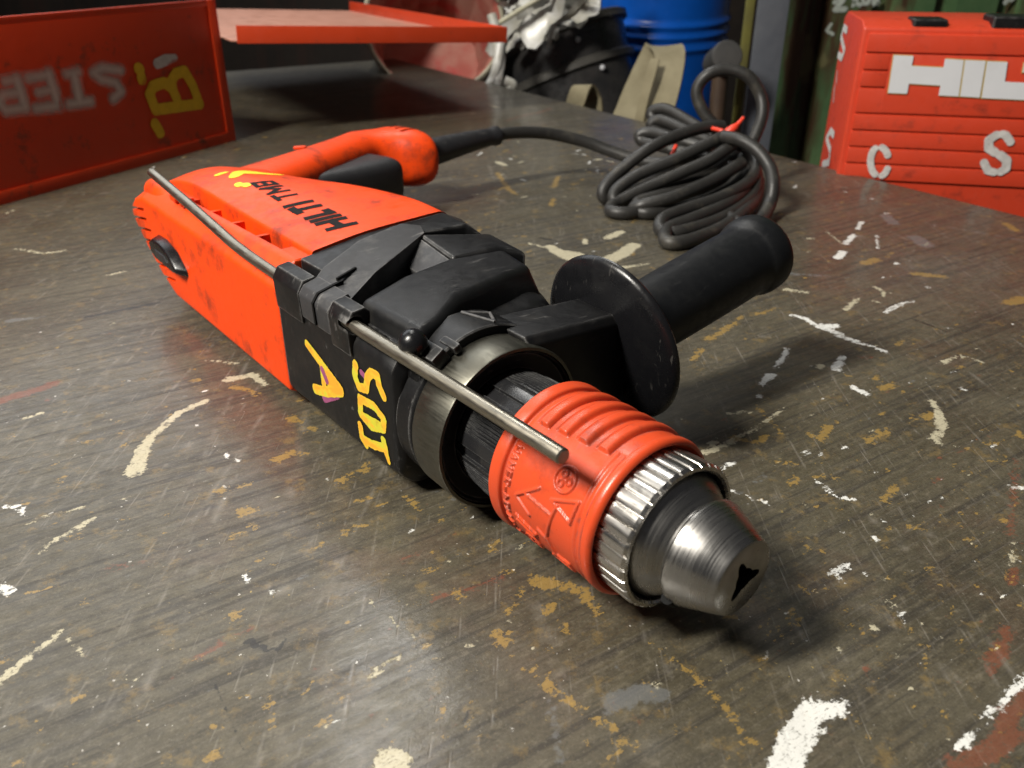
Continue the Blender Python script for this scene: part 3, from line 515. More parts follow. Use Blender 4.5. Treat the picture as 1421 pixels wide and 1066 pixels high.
ylathe('flange', [(.0705, .0001), (.0705, .018), (.0718, .030), (.0745, .0385), (.0755, .0415), (.0770, .0430), (.0785, .0432), (.0795, .0424), (.0790, .0400), (.0775, .030), (.0775, .015)], M['gloss'], 96, 40)
gp = catmull([(.0770, .0235), (.0795, .0222), (.085, .0196), (.095, .0188), (.115, .0190), (.140, .0193), (.160, .0194), (.1720, .0193), (.1775, .0198), (.1805, .0210), (.1840, .0218), (.1890, .0218), (.1930, .0208), (.1958, .0180), (.1968, .0110), (.1970, .0001)], 5)
ylathe('grip', [tuple(p) for p in gp], M['grip'], 72, 60)
bm = bmesh.new()
add_prism(bm, [(-.0170, -.0235), (.0140, -.0235), (.0150, -.018), (.0150, .0315), (.0120, .0350), (-.0140, .0350), (-.0170, .0310), (-.0175, -.018)], .0180, .0715, 'sw', top=[(-.0170, -.0255), (.0120, -.0255), (.0130, -.022), (.0130, .0160), (.0100, .0205), (-.0140, .0205), (-.0170, .0165), (-.0175, -.022)])
finish(bm, 'clamp_block', M['black'], SH, .0012)

# --- gearbox housing
def gsec(s, vl, vr, top, bot=.004, tr=.012):
    pts = [(vl + .009, bot), (vl, bot + .009), (vl, top - .008), (vl + .006, top), (vr - tr, top), (vr, top - tr * .8), (vr, bot + .012), (vr - .010, bot)]
    return [(s, p[0], p[1]) for p in round_poly(pts, [.003, .004, .003, .002, .008, .008, .006, .006], 3)]
gear = loft('gearbox_housing', [gsec(-.2355, -.0362, .084, .0745), gsec(-.215, -.0362, .082, .0745), gsec(-.18, -.0362, .077, .0742), gsec(-.150, -.0362, .070, .0740), gsec(-.1310, -.0362, .060, .0730), gsec(-.1270, -.0352, .052, .0700, .006), gsec(-.1248, -.0325, .044, .0660, .010)], M['black'], DRILL, 2, 40)
bm = bmesh.new()                                                      # slot under the strap's hinge, and the rod's pocket
add_box(bm, (-.199, -.036, .0685), (.030, .010, .0060)); add_box(bm, (-.150, -.034, .0745), (.022, .012, .0085))
cut(gear, bm)
# rear shoulder, level with the red casing
bm = bmesh.new()
add_prism(bm, [(-.2358, -.0215), (-.2358, .018), (-.2358, .0665), (-.2358, .079), (-.205, .075), (-.2135, .066), (-.2190, .040), (-.2100, .010), (-.2020, -.012), (-.206, -.0205)], .060, [.0818, .0873, .0902, .083, .080, .0868, .0868, .0850, .0825, .0812])
finish(bm, 'rear_shoulder', M['black'], DRILL, .0012)
# strap: the long worn tongue from the left corner across the top
bm = bmesh.new()
add_prism(bm, [(-.2085, -.0300), (-.2105, -.0215), (-.2266, .0080), (-.2460 + .0120, .0380), (-.2240, .0440), (-.2135, .0395), (-.1870, -.0060), (-.1735, -.0300)], .066, [.0785, .0835, .0880, .0890, .0890, .0885, .0850, .0790])
st = finish(bm, 'strap_tongue', M['strap'], DRILL, .0010)
bm = bmesh.new()
add_prism(bm, [(-.0374, .0640), (-.0380, .0760), (-.0350, .0800), (-.0265, .0822), (-.020, .070), (-.028, .062)], -.2060, -.1770, 'vw')
finish(bm, 'strap_hinge', M['strap'], DRILL, .0010)
bm = bmesh.new(); add_prism(bm, [(-.0383, .0650), (-.0387, .0762), (-.0354, .0806), (-.0266, .0828), (-.022, .0838), (-.022, .0806), (-.030, .075), (-.0365, .0660)], -.1912, -.1896, 'vw'); add_box(bm, (-.1960, -.0168, .0838), (.0012, .016, .0016), Matrix.Rotation(R(28), 3, 'Z'))
finish(bm, 'strap_slit', M['deep'], DRILL)
# rod lugs at both ends of the hinge
bm = bmesh.new()
add_prism(bm, [(-.0376, .0600), (-.0382, .0760), (-.0350, .0815), (-.0285, .0825), (-.022, .076), (-.022, .064), (-.028, .058)], -.2345, -.2062, 'vw')
finish(bm, 'rod_lug', M['black'], DRILL, .0012)
bm = bmesh.new()
add_prism(bm, [(-.0376, .0600), (-.0382, .0760), (-.0350, .0812), (-.0285, .0820), (-.022, .076), (-.022, .064), (-.028, .058)], -.1768, -.1590, 'vw')
lug = finish(bm, 'rod_lug', M['black'], DRILL, .0012)
bm = bmesh.new(); bmesh.ops.create_cone(bm, cap_ends=True, segments=24, radius1=.0043, radius2=.0043, depth=.03, matrix=Matrix.Translation((-.152, -.034, .0745)) @ Matrix.Rotation(R(90), 4, 'Y')); cut(lug, bm)
# raised hump
def ramp(): pass
bm = bmesh.new()
hp = [(-.1720, -.0300), (-.1150, -.0300), (-.1200, -.012), (-.1290, .0080), (-.1340, .0370), (-.1400, .0640), (-.1800, .0700), (-.1860, .0340), (-.1790, .0020)]
ht = [(-.1660, -.0262), (-.1235, -.0235), (-.1270, -.010), (-.1365, .0070), (-.1445, .0370), (-.1510, .0590), (-.1760, .0620), (-.1810, .0310), (-.1750, .0020)]
add_prism(bm, hp, .0600, [.0825, .0815, .0830, .0850, .0850, .0835, .0850, .0852, .0850], top=ht)
finish(bm, 'gear_hump', M['black'], DRILL, .0038, 4)
bm = bmesh.new(); add_prism(bm, [(-.2140, .0370), (-.2060, .0770), (-.1700, .0730), (-.1770, .0600), (-.1805, .0340)], .060, [.0880, .0825, .0820, .0848, .0850]); finish(bm, 'side_bridge', M['black'], DRILL, .0025, 3)
bm = bmesh.new(); add_prism(bm, [(-.2130, .0360), (-.1800, .0335), (-.1760, .0190), (-.1990, .0200)], .070, [.0865, .0832, .0770, .0775])
finish(bm, 'trench_ramp', M['strap'], DRILL, .0006)
bm = bmesh.new(); bmesh.ops.create_uvsphere(bm, u_segments=28, v_segments=18, radius=.0062, matrix=Matrix.Translation((-.1205, -.0285, .0782)) @ Matrix.Diagonal((1.05, 1, 1.05, 1)))
finish(bm, 'lock_button', M['gloss'], DRILL, angle=180)
#lathe('button_collar', [(-.1300, .0100), (-.1290, .0104), (-.1270, .0098), (-.1260, .0080)], M['black'], DRILL, 32, axis_w=.04).location = (0.004, -.0290, .0370)

# --- red motor casing
def msec(s, vl, vr, tl, tm, tr_, bot=.004, drop=.012, k=.008):
    vm = vl + (vr - vl) * .38
    pts = [(vl + .004, bot), (vl, bot + .012), (vl, tl), (vm, tm), (vr, tr_), (vr + drop, tr_ - drop * 1.1), (vr + drop + .004, bot + .016), (vr + drop - .006, bot)]
    return [(s, p[0], p[1]) for p in round_poly(pts, [.004, .004, .0022, .03, k, k, .010, .008], 4)]
casing = loft('motor_casing', [
    msec(-.2358, -.0150, .0668, .0838, .0885, .0903, k=.004), msec(-.262, -.0150, .0680, .0840, .0888, .0905, k=.004), msec(-.285, -.0150, .0672, .0842, .0892, .0905), msec(-.316, -.0152, .0600, .0845, .0900, .0902),
    msec(-.345, -.0160, .0480, .0855, .0915, .0895), msec(-.372, -.0165, .0420, .0865, .0925, .0875), msec(-.400, -.0165, .0440, .0860, .0910, .0830),
    msec(-.430, -.0160, .0520, .0815, .0875, .0780), msec(-.460, -.0145, .0580, .0735, .0800, .0720), msec(-.490, -.0090, .0600, .0610, .0690, .0640, .008), msec(-.512, .0040, .0620, .0480, .0560, .0540, .014), msec(-.526, .0180, .0560, .0400, .0470, .0450, .022)], M['red'], DRILL, 6, 32)
# left pod
pod_lo = [(-.2358, .0100), (-.4080, .0110), (-.4300, .0195), (-.4540, .0340), (-.4730, .0500), (-.4735, .0580), (-.4620, .0655), (-.4460, .0692), (-.2358, .0682)]
pod_hi = [(-.2358, .0050), (-.4120, .0060), (-.4360, .0150), (-.4600, .0300), (-.4790, .0480), (-.4790, .0600), (-.4660, .0705), (-.4480, .0765), (-.2358, .0815)]
bm = bmesh.new()
def pr(o): return [(a, b) for a, b in o]
rings = [([(a + .0, b) for a, b in pod_lo], -.0364), (pod_hi, -.0245), (pod_hi, -.0120)]
vs = [[bm.verts.new((a, v, b)) for a, b in o] for o, v in rings]
for i in range(2):
    for j in range(9): bm.faces.new((vs[i][j], vs[i][(j + 1) % 9], vs[i + 1][(j + 1) % 9], vs[i + 1][j]))
bm.faces.new(vs[0][::-1]); bm.faces.new(vs[2])
pod = finish(bm, 'motor_pod', M['red'], DRILL, .0022, 3, bev_angle=14)
bm = bmesh.new()
for k, (s0, s1) in enumerate(((-.3870, -.3560), (-.3530, -.3230), (-.3200, -.2890), (-.2860, -.2570))):   # open cells beside the rod
    add_box(bm, ((s0 + s1) / 2, -.0185, .0800), (s1 - s0, .0068, .018))
cut(pod, bm)
bm = bmesh.new()                                                      # cooling slots on the pod's rear corner
for k in range(7):
    t = k / 6; s0 = -.4790 + .0500 * max(0, t - .10) ** 1.2; w0 = .0590 - .0385 * t
    add_box(bm, (s0 + .018, -.0350, w0), (.034 - .008 * t, .009, .0024), Matrix.Rotation(R(-9), 3, 'Y'))
cut(pod, bm)
for c, sz, ry in (((-.3985, -.0262, .0785), (.010, .008, .004), 0), ((-.3830, -.0262, .0790), (.004, .009, .005), 0)):
    bm = bmesh.new(); add_box(bm, c, sz, Matrix.Rotation(R(ry), 3, 'Y')); finish(bm, 'pod_clip', M['red'], DRILL, .0012)
bm = bmesh.new(); bmesh.ops.create_uvsphere(bm, u_segments=32, v_segments=16, radius=1, matrix=Matrix.Translation((-.4420, -.0230, .0690)) @ Matrix.Diagonal((.028, .0085, .0115, 1))); finish(bm, 'pod_cap', M['red'], DRILL, angle=180)
# brush cap, a black leaf-shaped lever in a shallow dish
bcap = [(-.4350, .0452), (-.4250, .0500), (-.4080, .0508), (-.3900, .0470), (-.3770, .0380), (-.3765, .0340), (-.3860, .0330), (-.4060, .0335), (-.4240, .0340), (-.4330, .0380)]
bm = bmesh.new(); cx = sum(p[0] for p in bcap) / 10; cw = sum(p[1] for p in bcap) / 10
bcap = [(cx + (a - cx) * 1.0 + .004, cw + (b - cw) * 1.08) for a, b in bcap]; add_prism(bm, bcap, -.0352, -.0428, 'sw', top=[(cx + (a - cx) * .80, cw + (b - cw) * .74 + .001) for a, b in bcap]); finish(bm, 'brush_cap', M['gloss'], DRILL, .0018, 3)
bm = bmesh.new(); add_prism(bm, [(-.4130, .0440), (-.3960, .0440), (-.3900, .0405), (-.3960, .0385), (-.4120, .0395)], -.0420, -.0436, 'sw'); finish(bm, 'cap_slot', M['trigger'], DRILL, .0006)
# --- rear handle
def hsec(c, a, b, ang=0, p=2.6, n=32):
    out = []
    for j in range(n):
        t = 2 * math.pi * j / n; x = a * np.sign(math.cos(t)) * abs(math.cos(t)) ** (2 / p); z = b * np.sign(math.sin(t)) * abs(math.sin(t)) ** (2 / p)
        out.append((c[0] + x * math.cos(ang), c[1] + x * math.sin(ang), c[2] + z))
    return out
hl = [((-.470, .030, .0440), .032, .0240), ((-.484, .065, .0455), .0285, .0235), ((-.500, .100, .0465), .0255, .0225), ((-.518, .135, .0470), .0240, .0220), ((-.536, .170, .0470), .0238, .0220), ((-.546, .188, .0465), .0255, .0225), ((-.545, .202, .0455), .0290, .0235), ((-.539, .214, .0440), .0340, .0255), ((-.536, .226, .0435), .0365, .0268), ((-.535, .2345, .0435), .0350, .0255), ((-.535, .2395, .0435), .0290, .0210), ((-.533, .2415, .0420), .020, .012)]
hnd = loft('rear_handle', [hsec(c, a, b, R(14)) for c, a, b in hl], M['red'], DRILL, 5, 60)
bm = bmesh.new()
for k in range(5):
    add_box(bm, (-.5640 + .0095 * k, .2330, .0705), (.0034, .026, .014), Matrix.Rotation(R(0), 3, 'Z'))
cut(hnd, bm)
tg = [((-.505, .092, .038), .022, .012), ((-.504, .100, .039), .030, .017), ((-.509, .138, .037), .034, .0190), ((-.516, .170, .036), .037, .0205), ((-.518, .181, .036), .036, .0200), ((-.519, .187, .036), .031, .016)]
loft('trigger', [hsec(c, a, b, R(20), 5) for c, a, b in tg], M['trigger'], DRILL, 4, 50)
bm = bmesh.new(); add_prism(bm, [(-.005, -.002), (.004, -.002), (.006, .0005), (.004, .003), (-.005, .0015)], 0, .0022); o = finish(bm, 'lock_latch', M['red'], DRILL, .0007); o.location = (-.522, .118, .0680); o.rotation_euler = (R(4), 0, R(60))
# --- cable boot and cable
CR = .0060
def P3(x, y, Y):
    p = at_y(x, y, Y); return p if p[2] > CR else at_z(x, y, CR * .97)
def loc3(pts): return np.array([to_drill(P3(*p)) for p in pts])
bt = loc3([(588, 215, .795), (618, 206, .812), (655, 196, .832), (690, 188, .852)])
tubes('cable_boot', [catmull(bt, 6)], [np.interp(np.linspace(0, 1, 19), [0, .3, .93, .94, 1], [.0135, .0122, .0082, .0098, .0094])], M['boot'], DRILL, 20)
CR = .0060
cab = [
    [(684, 190, .849), (705, 185, .860), (740, 184, .874), (775, 188, .884), (815, 198, .886), (850, 211, .88), (885, 222, .87), (920, 226, .855), (960, 215, .85)],
    [(1003, 176, .845), (985, 176, .84), (955, 183, .83), (905, 204, .81), (862, 236, .80), (838, 262, .79), (841, 276, .795), (866, 272, .83), (930, 240, .87), (990, 210, .89), (1020, 195, .88)],
    [(1012, 186, .825), (990, 196, .815), (935, 222, .80), (885, 243, .79), (854, 266, .78), (858, 282, .785), (895, 272, .795), (955, 250, .81), (1005, 228, .835), (1025, 206, .86)],
    [(1018, 200, .815), (985, 222, .80), (940, 242, .79), (885, 266, .78), (852, 284, .772), (850, 294, .775), (885, 294, .785), (950, 274, .795), (1012, 247, .82), (1034, 222, .85)],
    [(1010, 196, .84), (1035, 205, .83), (1049, 228, .81), (1040, 252, .785), (1002, 274, .75), (955, 290, .725), (921, 304, .705), (918, 320, .70), (945, 322, .705), (1000, 304, .735), (1040, 276, .77), (1050, 246, .80), (1040, 215, .84)],
    [(1042, 258, .79), (1008, 284, .745), (962, 304, .71), (928, 318, .69), (926, 336, .682), (958, 334, .69), (1010, 312, .725), (1046, 280, .77), (1052, 250, .80)],
    [(1030, 226, .80), (990, 250, .775), (940, 272, .75), (895, 284, .745), (880, 290, .75), (905, 296, .755), (960, 284, .765), (1015, 262, .79), (1038, 236, .82)],
    [(1004, 190, .815), (1026, 194, .80), (1050, 208, .785), (1068, 232, .77), (1073, 258, .755), (1068, 284, .745), (1056, 306, .735), (1040, 318, .735), (1010, 300, .76)],
    [(1010, 186, .87), (990, 172, .875), (974, 152, .88), (967, 126, .885), (982, 104, .885), (1010, 97, .885), (1038, 106, .88), (1055, 132, .875), (1058, 158, .865), (1050, 184, .855), (1036, 212, .845), (1020, 235, .84)],
    [(990, 190, .87), (955, 168, .90), (925, 152, .925), (906, 154, .935), (908, 166, .93), (935, 176, .91), (985, 196, .88)],
    [(985, 196, .865), (950, 180, .89), (918, 167, .915), (904, 172, .92), (912, 182, .915), (950, 194, .89), (990, 206, .87)],
    [(980, 205, .86), (940, 194, .88), (905, 184, .905), (888, 187, .91), (893, 197, .905), (930, 206, .88), (975, 214, .86)],
    [(930, 208, .875), (960, 214, .86), (1000, 226, .84), (1026, 240, .82), (1010, 262, .80), (965, 283, .775), (925, 292, .75), (897, 292, .75), (885, 282, .765), (915, 272, .775), (960, 262, .79), (1000, 246, .81)],
]
cable = tubes('power_cable', [catmull(loc3(p), 9) for p in cab], CR * 1.0, M['cable'], DRILL, 14)
tubes('cable_tie', [catmull(loc3([(988, 178, .835), (1000, 181, .825), (1012, 184, .825), (1022, 178, .84)]), 5), catmull(loc3([(1008, 184, .818), (1018, 178, .818), (1026, 170, .82), (1032, 163, .822)]), 5)], [np.full(16, .0020), np.interp(np.linspace(0, 1, 16), [0, .25, .4, .55, 1], [.0038, .0042, .0036, .0022, .0016])], M['tie'], cable, 8)
tubes('cable_tie', [catmull(loc3([(938, 203, .845), (934, 212, .83), (930, 221, .82), (928, 228, .82)]), 5)], .0022, M['tie'], cable, 8)

# --- depth rod, bent upwards at the rear
rodp = catmull([(-.0225, -.034, .0751), (-.09, -.034, .0748), (-.161, -.034, .0742), (-.240, -.034, .0752), (-.285, -.034, .0768), (-.318, -.034, .0806), (-.350, -.034, .0846), (-.385, -.034, .0885), (-.418, -.034, .0920)], 8)
rr = np.full(len(rodp), .0030); rr[0] = .0024; rp = np.vstack([[rodp[0] + np.array([.0006, 0, 0])], rodp]); rr = np.r_[.0024, .0030, rr[1:]]; rr[-1] = .0026
rod = tubes('depth_rod', [rp], [rr], M['rod'], DRILL, 24, 40)

# --- print and paint on the drill
bpy.context.view_layer.update()
def bvh(objs):
    V, Fc = [], []
    for o in objs:
        b = len(V); V += [o.matrix_basis @ v.co for v in o.data.vertices]; Fc += [tuple(b + i for i in p.vertices) for p in o.data.polygons]
    return BVHTree.FromPolygons(V, Fc)
TOP = bvh([casing, hnd])
def on_top(s, v, lift=.00022):
    h = TOP.ray_cast(Vector((s, v, .2)), Vector((0, 0, -1)))
    return None if h[0] is None else (s, v, h[0].z + lift)
M['pr'] = paint('black_lettering', (.006, .005, .005), ragged=.03, freq=1500, rough=.6, soft=.10); M['pr'].node_tree.nodes['Principled BSDF'].inputs['Specular IOR Level'].default_value = .12
M['py'] = paint('yellow_marker_paint', (.85, .62, .010), (.85, .55, .01), ragged=.3, freq=600)
def letters(word, x0, h, wid, gap, bar):
    """bold block capitals as filled strokes; returns strokes in (x, y), y up"""
    out = []; x = x0
    for c in word:
        w = wid[c]
        b = bar / 2; L, Rr, T, B, Cx = x + b, x + w - b, h - b, b, x + w / 2
        G = {'H': [[(L, B), (L, T)], [(Rr, B), (Rr, T)], [(L, h * .5), (Rr, h * .5)]], 'I': [[(L, B), (L, T)]], 'L': [[(L, T), (L, B), (Rr, B)]], 'T': [[(L, T), (Rr, T)], [(Cx, T), (Cx, B)]], 'M': [[(L, B), (L, T), (Cx, h * .35), (Rr, T), (Rr, B)]],
             '8': [[(L, B), (Rr, B), (Rr, T), (L, T), (L, B)], [(L, h * .5), (Rr, h * .5)]]}.get(c, [])
        out += [(g, b) for g in G]; x += w + gap
    return out
def wm(word, s0, s1, v0, v1, bar, wid, gap, slant=.25, name='casing_print'):
    hh = v1 - v0; tot = sum(wid[c] for c in word) + gap * (len(word) - 1); k = abs(s1 - s0) / tot
    st = letters(word, 0, hh, {c: w * k for c, w in wid.items()}, gap * k, bar)
    st = [([(s0 - (x + slant * y), v1 - y) for x, y in g], r, 'sq') for g, r in st]
    return decal(name, st, .00028, .0004, lambda a, b: on_top(a, b), M['pr'], DRILL)
wm('HILTI', -.2475, -.3040, .0030, .0205, .0049, {'H': 1.6, 'I': .5, 'L': 1.0, 'T': 1.25}, .13)
wm('TM8', -.3130, -.3530, .0050, .0190, .0030, {'T': 1, 'M': 1.2, '8': .95}, .18)
def topdecal(px, r, name='paint_mark', w=.089):
    st = []
    for pts, q in zip(px, r): st.append(([tuple(drill_top(x, y, w)[:2]) for x, y in pts], q))
    return decal(name, st, .0006, .0007, lambda a, b: on_top(a, b, .0003), M['py'], DRILL)
topdecal([[(326, 250), (334, 243), (345, 239)], [(345, 240), (366, 242), (390, 243)], [(340, 243), (360, 242)]], [[.0036, .0052, .0068], [.0068, .0054, .0020], .0058])
topdecal([[(303, 245), (312, 243)]], [.0026]); topdecal([[(331, 259), (333, 260)], [(341, 260), (343, 261)]], [.0025, .0026])
def side_decal(strokes, mat, lift=.0003, org=(380, 420), sc=3.5525, name='paint_mark'):
    st = []
    for pts, r in strokes:
        q = [drill_side(org[0] + x / sc, org[1] + y / sc, -.0364) for x, y in pts]; st.append(([(a[0], a[2]) for a in q], r))
    return decal(name, st, .0005, .0006, lambda a, b: (a, -.0362 - lift, b), mat, DRILL)
def paint2(name, c1, c2, c3):
    t = NT(name); sd = t.attr('sd'); e = t.math('ADD', sd, t.math('MULTIPLY', t.math('SUBTRACT', t.noise(500, 4, .6), .5), 1.3)); n = t.noise(70, 3, .55, t.map((1, 1, 2.2)))
    c = t.mix(t.rng(n, .40, .56), c1, c2); c = t.mix(t.rng(t.noise(110, 3, .6, t.map(loc=(.3, 0, .1))), .60, .70, 0, .7), c, c3)
    c = t.mix(t.rng(sd, .2, 1.2, .55, 0), c, c1)
    t.bsdf(Base_Color=c, Roughness=.55, Alpha=t.rng(e, -.08, .10), Normal=t.bump(t.noise(700, 3), .3, .0003)); return t.m
M['mk'] = paint2('yellow_orange_marker', (.55, .50, .030), (.85, .33, .020), (.45, .30, .02)); M['mp'] = paint('purple_marker', (.30, .07, .17), ragged=.5, freq=600)
side_decal([([(250, 470), (312, 452)], .0026)], M['mp'], .00025); side_decal([([(240, 330), (262, 385)], .0020)], M['mp'], .00042)
side_decal([([(165, 205), (235, 300), (330, 430)], [.0024, .0028, .0030]), ([(205, 425), (255, 440), (330, 438)], .0029), ([(235, 310), (250, 420)], .0022), ([(262, 380), (300, 400)], .003)], M['mk'], .00033)
side_decal([([(403, 305), (400, 360), (420, 415), (455, 425), (462, 370), (480, 345), (512, 362), (520, 410), (542, 462)], .0024)], M['mk'], .00033); side_decal([([(432, 345), (452, 368)], .0016)], M['mp'], .00025)
side_decal([([(425, 472), (430, 550), (480, 610), (540, 622), (542, 575), (495, 510), (425, 472)], .0023), ([(450, 560), (520, 600)], .0018)], M['mk'], .00033)
side_decal([([(427, 605), (436, 665), (455, 700)], .0022), ([(440, 672), (490, 700), (540, 715)], .0024), ([(542, 682), (552, 730), (568, 785)], [.0024, .0022, .0014])], M['mk'], .00033)

# ------------------------------------------------------------------ red steel toolbox with its tray lid
def worn_steel_paint(name, col, rust=(.06, .03, .018), amt=.5, rough=.42):
    t = NT(name); b = t.noise(7, 5, .6); c = t.mix(t.rng(b, .35, .7, 0, .4), col, tuple(x * .7 for x in col))
    c = t.mix(t.math('MULTIPLY', t.rng(t.noise(30, 7, .72), .57, .68), amt), c, rust); sc = t.math('MULTIPLY', t.rng(t.noise(160, 4, .6, t.map((1, .15, .6), (.2, .4, .7))), .65, .72), t.rng(t.noise(12, 3), .45, .65)); c = t.mix(t.math('MULTIPLY', sc, .5), c, rust)
    t.bsdf(Base_Color=c, Roughness=t.rng(t.noise(50, 4), .3, .7, rough - .08, rough + .14), Normal=t.bump(t.noise(90, 4), .2, .0006)); return t.m
M['tbox'] = worn_steel_paint('red_enamelled_steel', (.60, .044, .006), amt=.8); M['tdark'] = worn_steel_paint('toolbox_inside_shade', (.03, .02, .016))
TC = np.array([-.346, 1.074, 0]); TL = np.array([-.486, .786, 0]); TF = (TL - TC) / np.linalg.norm(TL - TC); TN = np.array([-TF[1], TF[0], 0])
if TN[0] < 0: TN = -TN                                                # outward normal of the lettered face
TB = empty('metal_toolbox', tuple(TC), math.atan2(TF[1], TF[0])); tag(TB, 'scuffed red steel toolbox with a yellow letter B and sprayed white letters on its side', 'toolbox')
sgn = 1 if np.dot(np.array([-TF[1], TF[0], 0]), TN) > 0 else -1       # local y sign that points out of the face
def tb(bm, x0, x1, y0, y1, z0, z1): add_box(bm, ((x0 + x1) / 2, sgn * (y0 + y1) / 2, (z0 + z1) / 2), (x1 - x0, abs(y1 - y0), z1 - z0))
bm = bmesh.new(); tb(bm, 0, .62, -.0012, -.004, .0, .161); tb(bm, 0, .62, -.20, -.197, .0, .120); tb(bm, 0, .003, -.197, -.004, 0, .110); tb(bm, .617, .62, -.197, -.004, 0, .110); tb(bm, .003, .617, -.197, -.004, 0, .003)
finish(bm, 'box_body', M['tbox'], TB, .0008)
bm = bmesh.new(); tb(bm, -.001, .622, -.0012, .0006, 0, .012); tb(bm, -.001, .012, -.0012, .0006, .0122, .161); tb(bm, .0122, .60, -.0012, .0004, .1545, .161)
finish(bm, 'rim_strip', M['tbox'], TB, .0005)
bm = bmesh.new(); tb(bm, .004, .616, -.196, -.005, .120, .122); finish(bm, 'inner_tray', M['tdark'], TB)  # tray coloured dark to paint in the shade inside the box
M['py2'] = paint('yellow_brush_paint', (.62, .40, .012), (.55, .36, .01), ragged=.8, freq=260, soft=.2); M['pw'] = paint('sprayed_white_paint', (.55, .52, .48), ragged=3.0, freq=120, soft=4.5)
def face_decal(strokes, mat, sc=3.5525, lift=.0012, name='paint_mark'):
    st = []
    for pts, r in strokes:
        q = [on_plane(x / sc, y / sc, TC, TN) - TC for x, y in pts]; st.append(([(a @ TF, a[2]) for a in q], r))
    return decal(name, st, .0016, .007, lambda a, b: (a, sgn * (lift - .0012), b), mat, TB)
face_decal([([(985, 515), (950, 420), (910, 352), (868, 362), (845, 400), (855, 450), (872, 488)], .0062), ([(872, 488), (845, 430), (808, 408), (755, 425), (738, 465), (768, 542), (985, 512)], .0062)], M['py2'])
face_decal([([(683, 338), (690, 345)], .0062), ([(698, 385), (700, 392)], .0062)], M['py2']); face_decal([([(765, 612), (790, 655)], .0062)], M['py2']); face_decal([([(775, 315), (820, 295), (862, 285)], [.0055, .006, .004])], M['py2'] and paint('white_brush_paint', (.50, .50, .48), ragged=.9, freq=260, soft=.3))
face_decal([([(592, 348), (505, 335), (462, 360), (500, 392), (570, 408), (598, 450), (560, 488)], .0042), ([(365, 365), (395, 505)], .0050), ([(340, 516), (446, 500)], .0042), ([(330, 366), (386, 355)], .0036)], M['pw'])
face_decal([([(240, 365), (290, 520)], .0048), ([(140, 386), (245, 368)], .0040), ([(190, 456), (265, 442)], .0036), ([(178, 536), (290, 520)], .0040), ([(82, 390), (125, 530)], .0048), ([(120, 532), (30, 546), (-5, 505), (20, 466), (100, 456)], .0040), ([(25, 402), (82, 392)], .0036)], M['pw'])
# tray lid swung out over the bench
LA, LB, LC_ = at_z(703, 57, .100), at_z(322, 58, .118), at_z(478, 3, .104)
le = LB - LA; ll = np.linalg.norm(le); le /= ll; lf = LC_ - at_z(700, 38, .104); lf[2] = 0; lf -= (lf @ le) * le; lf /= np.linalg.norm(lf); ln_ = np.cross(le, lf); ln_ = ln_ if ln_[2] > 0 else -ln_
M['lid'] = worn_steel_paint('red_lid_paint', (.50, .045, .010), amt=.45, rough=.40); M['lid_lit'] = worn_steel_paint('lit_red_lid_inside', (.56, .27, .19), amt=.3, rough=.36)  # lid inside is the red made paler, lamp glare put into its colour
TI = TB.matrix_basis.copy(); bpy.context.view_layer.update(); TI = TB.matrix_world.inverted()
def lp(a, b, c): return tuple(TI @ Vector(LA + a * le + b * lf + c * ln_))
def lid_box(bm, a0, a1, b0, b1, c0, c1):
    v = [bm.verts.new(lp(a, b, c)) for c in (c0, c1) for b in (b0, b1) for a in (a0, a1)]
    for f in ((0, 1, 3, 2), (4, 6, 7, 5), (0, 4, 5, 1), (2, 3, 7, 6), (0, 2, 6, 4), (1, 5, 7, 3)): bm.faces.new([v[i] for i in f])
LW = .60
bm = bmesh.new(); lid_box(bm, .0012, ll, .0012, LW, 0, .0012); lid = finish(bm, 'lid', M['lid_lit'], TB)
bm = bmesh.new(); lid_box(bm, 0, ll - .006, -.001, .001, -.002, .0175); lid_box(bm, -.001, .001, .001, LW, -.002, .0175); finish(bm, 'lid_flange', M['lid'], lid, .0006)

# ------------------------------------------------------------------ red plastic case behind the far edge
M['case'] = plastic('red_case_plastic', (.58, .050, .018), rough=.42, dirt_amt=.5, scuff=.2, scuffcol=(.4, .12, .08)); M['cwhite'] = plastic('white_print', (.66, .67, .70), rough=.45, dirt_amt=.06, scuff=0); M['cstencil'] = paint('white_stencil_paint', (.62, .60, .58), ragged=.5, freq=350, soft=.3, worn=.36); M['cyell'] = plastic('yellow_outline_print', (.45, .33, .10), rough=.5, dirt_amt=.1)
CB = at_z(1160, 252, -.008); cdir = np.array([.975, -.215, 0]); cdir /= np.linalg.norm(cdir); cin = np.array([-cdir[1], cdir[0], 0])   # along the front, and into the case
CASE = empty('tool_case', tuple(CB), math.atan2(cdir[1], cdir[0])); tag(CASE, 'ribbed red plastic tool case with large white lettering standing behind the bench', 'tool case')
CH, CD = .1535, .150
bm = bmesh.new()
side = [(0.0, -.06), (.0, CH), (.020, CH + .006), (.130, CH + .006), (CD, CH - .002), (CD, -.06)]
add_prism(bm, [(p[0], p[1]) for p in side], 0, .42, 'vw'); cshell = finish(bm, 'case_shell', M['case'], CASE, .0025, 3)
bm = bmesh.new()
ribz = [.004, .0215, .0385, .0555, .0725, .0980, .1145, .1310, .1500]
for i in range(len(ribz) - 1):                                       # raised horizontal ledges with grooves between
    z0, z1 = ribz[i] + .0007, ribz[i + 1] - .0007; short = i in (5, 6)
    add_prism(bm, [(-.0030, z0), (-.0030, z1 - .0012), (-.0004, z1), (.002, z1), (.002, z0)], .006, .030 if short else .414, 'vw')
add_prism(bm, [(-.0034, .0740), (-.0034, .1300), (.002, .1300), (.002, .0740)], .0302, .414, 'vw')
finish(bm, 'case_rib', M['case'], CASE, .0006)
